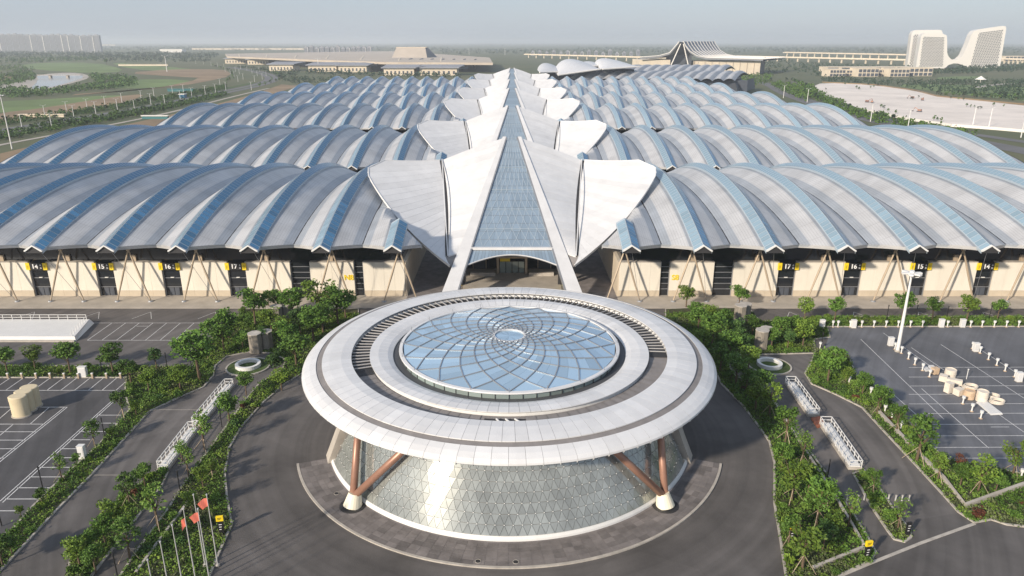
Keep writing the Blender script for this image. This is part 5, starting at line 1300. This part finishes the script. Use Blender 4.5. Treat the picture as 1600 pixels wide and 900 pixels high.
for i, (u0, u1, v, h) in enumerate(((1296, 1320, 120, 14), (1322, 1345, 119, 12), (1340, 1372, 120, 16), (1366, 1395, 119, 13), (1390, 1420, 120, 15), (1420, 1456, 119, 16), (1290, 1400, 112, 10), (1380, 1430, 111, 9), (1570, 1600, 96, 18))):
    t = farbox('frame_block', u0, u1, v, h, 40, 'far_cream', 'unfinished concrete frame block %s before the curved towers' % ['at the left end', 'second from the left', 'third from the left', 'in the middle', 'fifth from the left', 'at the right end', 'in the long rear row', 'in the short rear row', 'beyond the towers'][i], 'building'); a = G(u0, v); b = G(u1, v); w_ = b[0]-a[0]
    for r_ in range(2):
        for k in range(5): MB().box(w_*(k+.12)/5, w_*(k+.88)/5, -.6, 0, 1+h*.48*r_, h*.42+h*.48*r_).build('opening', 'far_dark', t)
# curved twin towers
def prof_tower(px, y, depth, label, inset, rows, cols, hole=None):
    def at(u, v): dep = PITCH+atan((v-450)/F); z = H-y*tan(dep); return ((u-800)/F*zc_at(y, z), max(z, 0))
    P = [at(u, v) for u, v in px]; x0 = P[0][0]; t = thing('curved_tower', label, 'tower', (x0, y, 0)); n = len(P)
    V = [(x-x0, 0, z) for x, z in P]+[(x-x0+14, depth, z) for x, z in P]
    MB().add(V, [tuple(range(n))[::-1], tuple(range(n, 2*n))]+[(i, (i+1) % n, n+(i+1) % n, n+i) for i in range(n)]).build('shell_frame', 'far_white', t)
    for q in inset:
        Q = [at(u, v) for u, v in q]; gl = MB().add([(x-x0, -.6, z) for x, z in Q], [(0, 1, 2, 3)]); go = gl.build('window_field', 'far_white', t); wn = MB()
        def bil(f, g): a = Vector(Q[0]).lerp(Vector(Q[1]), f); b = Vector(Q[3]).lerp(Vector(Q[2]), f); return a.lerp(b, g)
        for i in range(rows):
            for j in range(cols):
                o_ = .5*(i % 2); c = [bil((j+.1+o_)/(cols+.6), (i+.12)/rows), bil((j+.7+o_)/(cols+.6), (i+.12)/rows), bil((j+.7+o_)/(cols+.6), (i+.85)/rows), bil((j+.1+o_)/(cols+.6), (i+.85)/rows)]
                wn.add([(p.x-x0, -1.0, p.y) for p in c], [(0, 1, 2, 3)])
        kind(wn.build('windows', 'far_dark', go), 'stuff')
prof_tower([(1431, 106), (1433, 92), (1439, 58), (1442, 53), (1447, 51.5), (1474, 53), (1479, 55), (1480, 60), (1480, 82), (1482, 88), (1486, 92.5), (1492, 94), (1498, 92.5), (1504, 87), (1512, 70), (1518, 54), (1522, 48.5), (1530, 46), (1567, 40.5), (1571, 41), (1572.5, 44), (1562, 107), (1514, 107), (1506, 102.5), (1498, 99.5), (1490, 99), (1482, 101.5), (1476, 107)], 1950, 42, 'curved white twin tower joined by a sagging saddle bridge',
           [[(1436, 104), (1474, 104), (1476, 58), (1442, 57)], [(1515, 104), (1559, 104), (1568, 46), (1529, 51)]], 22, 15)
prof_tower([(1417, 107), (1424, 54), (1427, 48.5), (1431, 47), (1468, 46.5), (1472, 48), (1473, 52), (1472, 107)], 2060, 40, 'rear white slab tower behind the curved twin tower', [[(1420, 104), (1468, 104), (1470, 53), (1427, 54)]], 22, 12)
# sand lot and right-hand roads
gsheet('sand_lot', [(1268, 136), (1285, 129), (1366, 133), (1431, 142), (1465, 151), (1519, 156), (1600, 165), (1800, 185), (1800, 225), (1600, 206), (1555, 202), (1487, 197), (1420, 187), (1352, 173), (1319, 160), (1283, 148)], .05, 'sand')
k = MB(); strip_line(k, GP([(1800, 226), (1600, 207), (1555, 203), (1487, 198), (1420, 188), (1352, 174)]), .6, 0, 2.2); tag(k.build('site_fence', 'far_white'), 'white fence along the near edge of the pale sand lot', 'fence')
k = MB(); strip_line(k, GP([(1285, 129), (1366, 133), (1431, 142), (1465, 151), (1600, 164)]), 1.5, 0, 1.5); tag(k.build('sand_bank', 'brownfield'), 'low brown earth bank along the far edge of the sand lot', 'bank')
road('right_road', [(1180, 128), (1205, 132), (1225, 145), (1280, 165), (1360, 187), (1460, 209), (1580, 232), (1700, 255)], 22, .1, 'road_far'); road('right_road', [(1240, 128), (1262, 138), (1300, 158), (1352, 178), (1430, 196), (1560, 216), (1700, 236)], 12, .12, 'road_far')
gsheet('green_lawn', [(1380, 132), (1500, 132), (1640, 138), (1640, 162), (1500, 148)], .04, 'field'); gsheet('green_lawn', [(1470, 120), (1540, 119), (1530, 124), (1460, 124)], .05, 'field')
road('park_path', [(1525, 137), (1560, 131), (1640, 129)], 14, .1, 'concrete')
gz = thing('gazebo', 'small white gazebo beside the park path', 'gazebo', G(1531, 130)); MB().lathe([(9, 6), (0, 12)], 8).build('roof', 'far_white', gz)
for i in range(6): a = i*pi/3; MB().tube((7*cos(a), 7*sin(a), 0), (7*cos(a), 7*sin(a), 6.2), .5, .5, 5).build('post', 'far_white', gz)
RL = 'small dark tree scattered on the pale sand lot'
for u, v in ((1290, 141), (1338, 139), (1342, 141), (1360, 138), (1365, 137), (1376, 169), (1381, 171), (1387, 175), (1400, 176), (1399, 178), (1459, 188), (1464, 189), (1470, 190), (1485, 155), (1497, 156), (1505, 157), (1510, 167), (1516, 168), (1522, 169), (1528, 171), (1532, 171), (1552, 166), (1568, 167), (1435, 153), (1425, 156), (1320, 133)): ftree(*G(u, v)[:2], tr_.uniform(3.5, 6), RL, 'trees on the sand lot')
along([(1262, 148), (1300, 166), (1345, 181), (1400, 193)], 30, 0, 7, 'roadside tree between the right-hand halls and the sand lot', 'trees right of the halls')
along([(1180, 128), (1240, 128), (1275, 150)], 22, 0, 8, 'roadside tree on the bend right of the rear halls', 'trees right of the halls')
along([(1465, 150), (1520, 152), (1600, 156)], 26, 0, 7, 'pale young tree in the orchard row beyond the sand lot', 'orchard row trees')
for u, v in ((1224, 153), (1261, 160), (1328, 118), (1360, 190), (1418, 202), (1520, 195), (1545, 198), (1595, 215)): lamp(*G(u, v)[:2], 'white lamp mast beside the road right of the halls', 'right road lamps', .3, 1.3)
for u, v, h in ((261, 112, 36), (733, 86, 34), (789, 86, 34), (498, 112, 30)): lamp(*G(u, v)[:2], 'thin white far-off mast rising above the low buildings', 'far masts', .3, h/12)
for i, (u, v) in enumerate(((1355, 160), (1362, 161), (1436, 175), (1425, 154), (1441, 157))):
    x, y, _ = G(u, v); t = thing('excavator', 'small orange excavator on the sand lot, %s' % ['leftmost', 'second from the left', 'nearest and reddest', 'beyond the middle', 'rightmost'][i], 'excavator', (x, y, .1), i*1.1)
    MB().box(-2, 2, -1.3, 1.3, 0, .9).build('track', 'far_dark', t); MB().box(-2, 1.2, -1.3, 1.3, 1, 2.6).build('cab', 'copper', t); MB().tube((1, 0, 2), (4.5, 0, 4.2), .3, .25, 6).tube((4.5, 0, 4.2), (6.3, 0, 1), .25, .2, 6).build('boom', 'copper', t); MB().box(5.9, 6.9, -.5, .5, .3, 1.1).build('bucket', 'far_dark', t)
# ------------------------------------------------------------------ hazy air
hz = MB().box(-25000, 25000, -290, 39000, -1.5, 150).build('haze', 'paint'); hz['kind'] = 'stuff'; hz['label'] = 'pale hazy air over the whole plain'
hm = bpy.data.materials.new('haze'); hm.use_nodes = True; n = hm.node_tree; n.nodes.clear(); ho = n.nodes.new('ShaderNodeOutputMaterial'); pvn = n.nodes.new('ShaderNodeVolumePrincipled')
pvn.inputs['Color'].default_value = (.86, .92, 1., 1); pvn.inputs['Density'].default_value = .00010; pvn.inputs['Anisotropy'].default_value = .15
n.links.new(pvn.outputs[0], ho.inputs['Volume']); hz.data.materials.clear(); hz.data.materials.append(hm)
# ------------------------------------------------------------------ each of a row named by its place
ORD = ['leftmost', 'second from the left', 'third from the left', 'fourth from the left', 'fifth from the left', 'sixth from the left', 'seventh from the left', 'eighth from the left', 'ninth from the left', 'tenth from the left', 'eleventh from the left', 'twelfth from the left'] + [a+' from the left' for a in ('thirteenth', 'fourteenth', 'fifteenth', 'sixteenth', 'seventeenth', 'eighteenth', 'nineteenth', 'twentieth', '21st', '22nd', '23rd', '24th', '25th', '26th', '27th', '28th', '29th', '30th')]
SHORT = {'trees along the left stalls': 'small round tree behind the left parking stalls', 'trees of the left garden': 'leafy tree in the garden left of the disc roof', 'trees of the left parking strip': 'young tree in the strip beside left parking stalls', 'trees of the curved left bed': 'young tree in the curved bed left of ring road', 'trees of the left median': 'leafy tree in the left median strip',
         'trees of the right ring bed': 'staked young tree in the bed right of ring road', 'trees of the right median': 'small tree in the narrow right median', 'trees beside the right lot': 'leafy tree between right lane and right parking lot', 'street trees by the right lot': 'small round tree between right lot and halls', 'trees of the right garden': 'leafy tree in the garden right of the disc roof',
         'dark lamp posts left': 'slim dark lamp post in the left planting', 'dark lamp posts right': 'slim dark lamp post in the right planting', 'charging posts by the mast': 'white charging post in the row past the mast light', 'charging posts upper right': 'white charging post in the upper right row', 'charging posts along the strip': 'white charging post along the strip before the halls', 'charging posts lot edge': 'white charging post on the planted lot edge',
         'stall bollards': 'small beige bollard at the left parking stalls', 'bollards left of the median': 'short grey bollard left of the right median', 'bollards right of the median': 'short grey bollard right of the right median', 'left horizon towers': 'hazy apartment tower on the left horizon', 'centre horizon towers': 'hazy low tower block behind the station roof', 'right horizon blocks': 'tiny hazy block behind the viaduct', 'right road lamps': 'white lamp mast beside the right road', 'far masts': 'thin far-off mast above the low buildings', 'trees on the sand lot': 'small dark tree on the pale sand lot', 'orchard row trees': 'pale young tree in the row beyond the sand lot'}
grp = {}
for o in bpy.data.objects:
    if o.parent is None and o.get('group') in SHORT: grp.setdefault(o['group'], []).append(o)
for g, L_ in grp.items():
    L_.sort(key=lambda o: o.location.x/zc_at(o.location.y))
    L_ = [o for o in L_ if abs(o.location.x/zc_at(o.location.y)*F) < 800]
    for i, o in enumerate(L_): o['label'] = (SHORT[g]+', '+ORD[i]) if i < len(ORD) else SHORT[g]
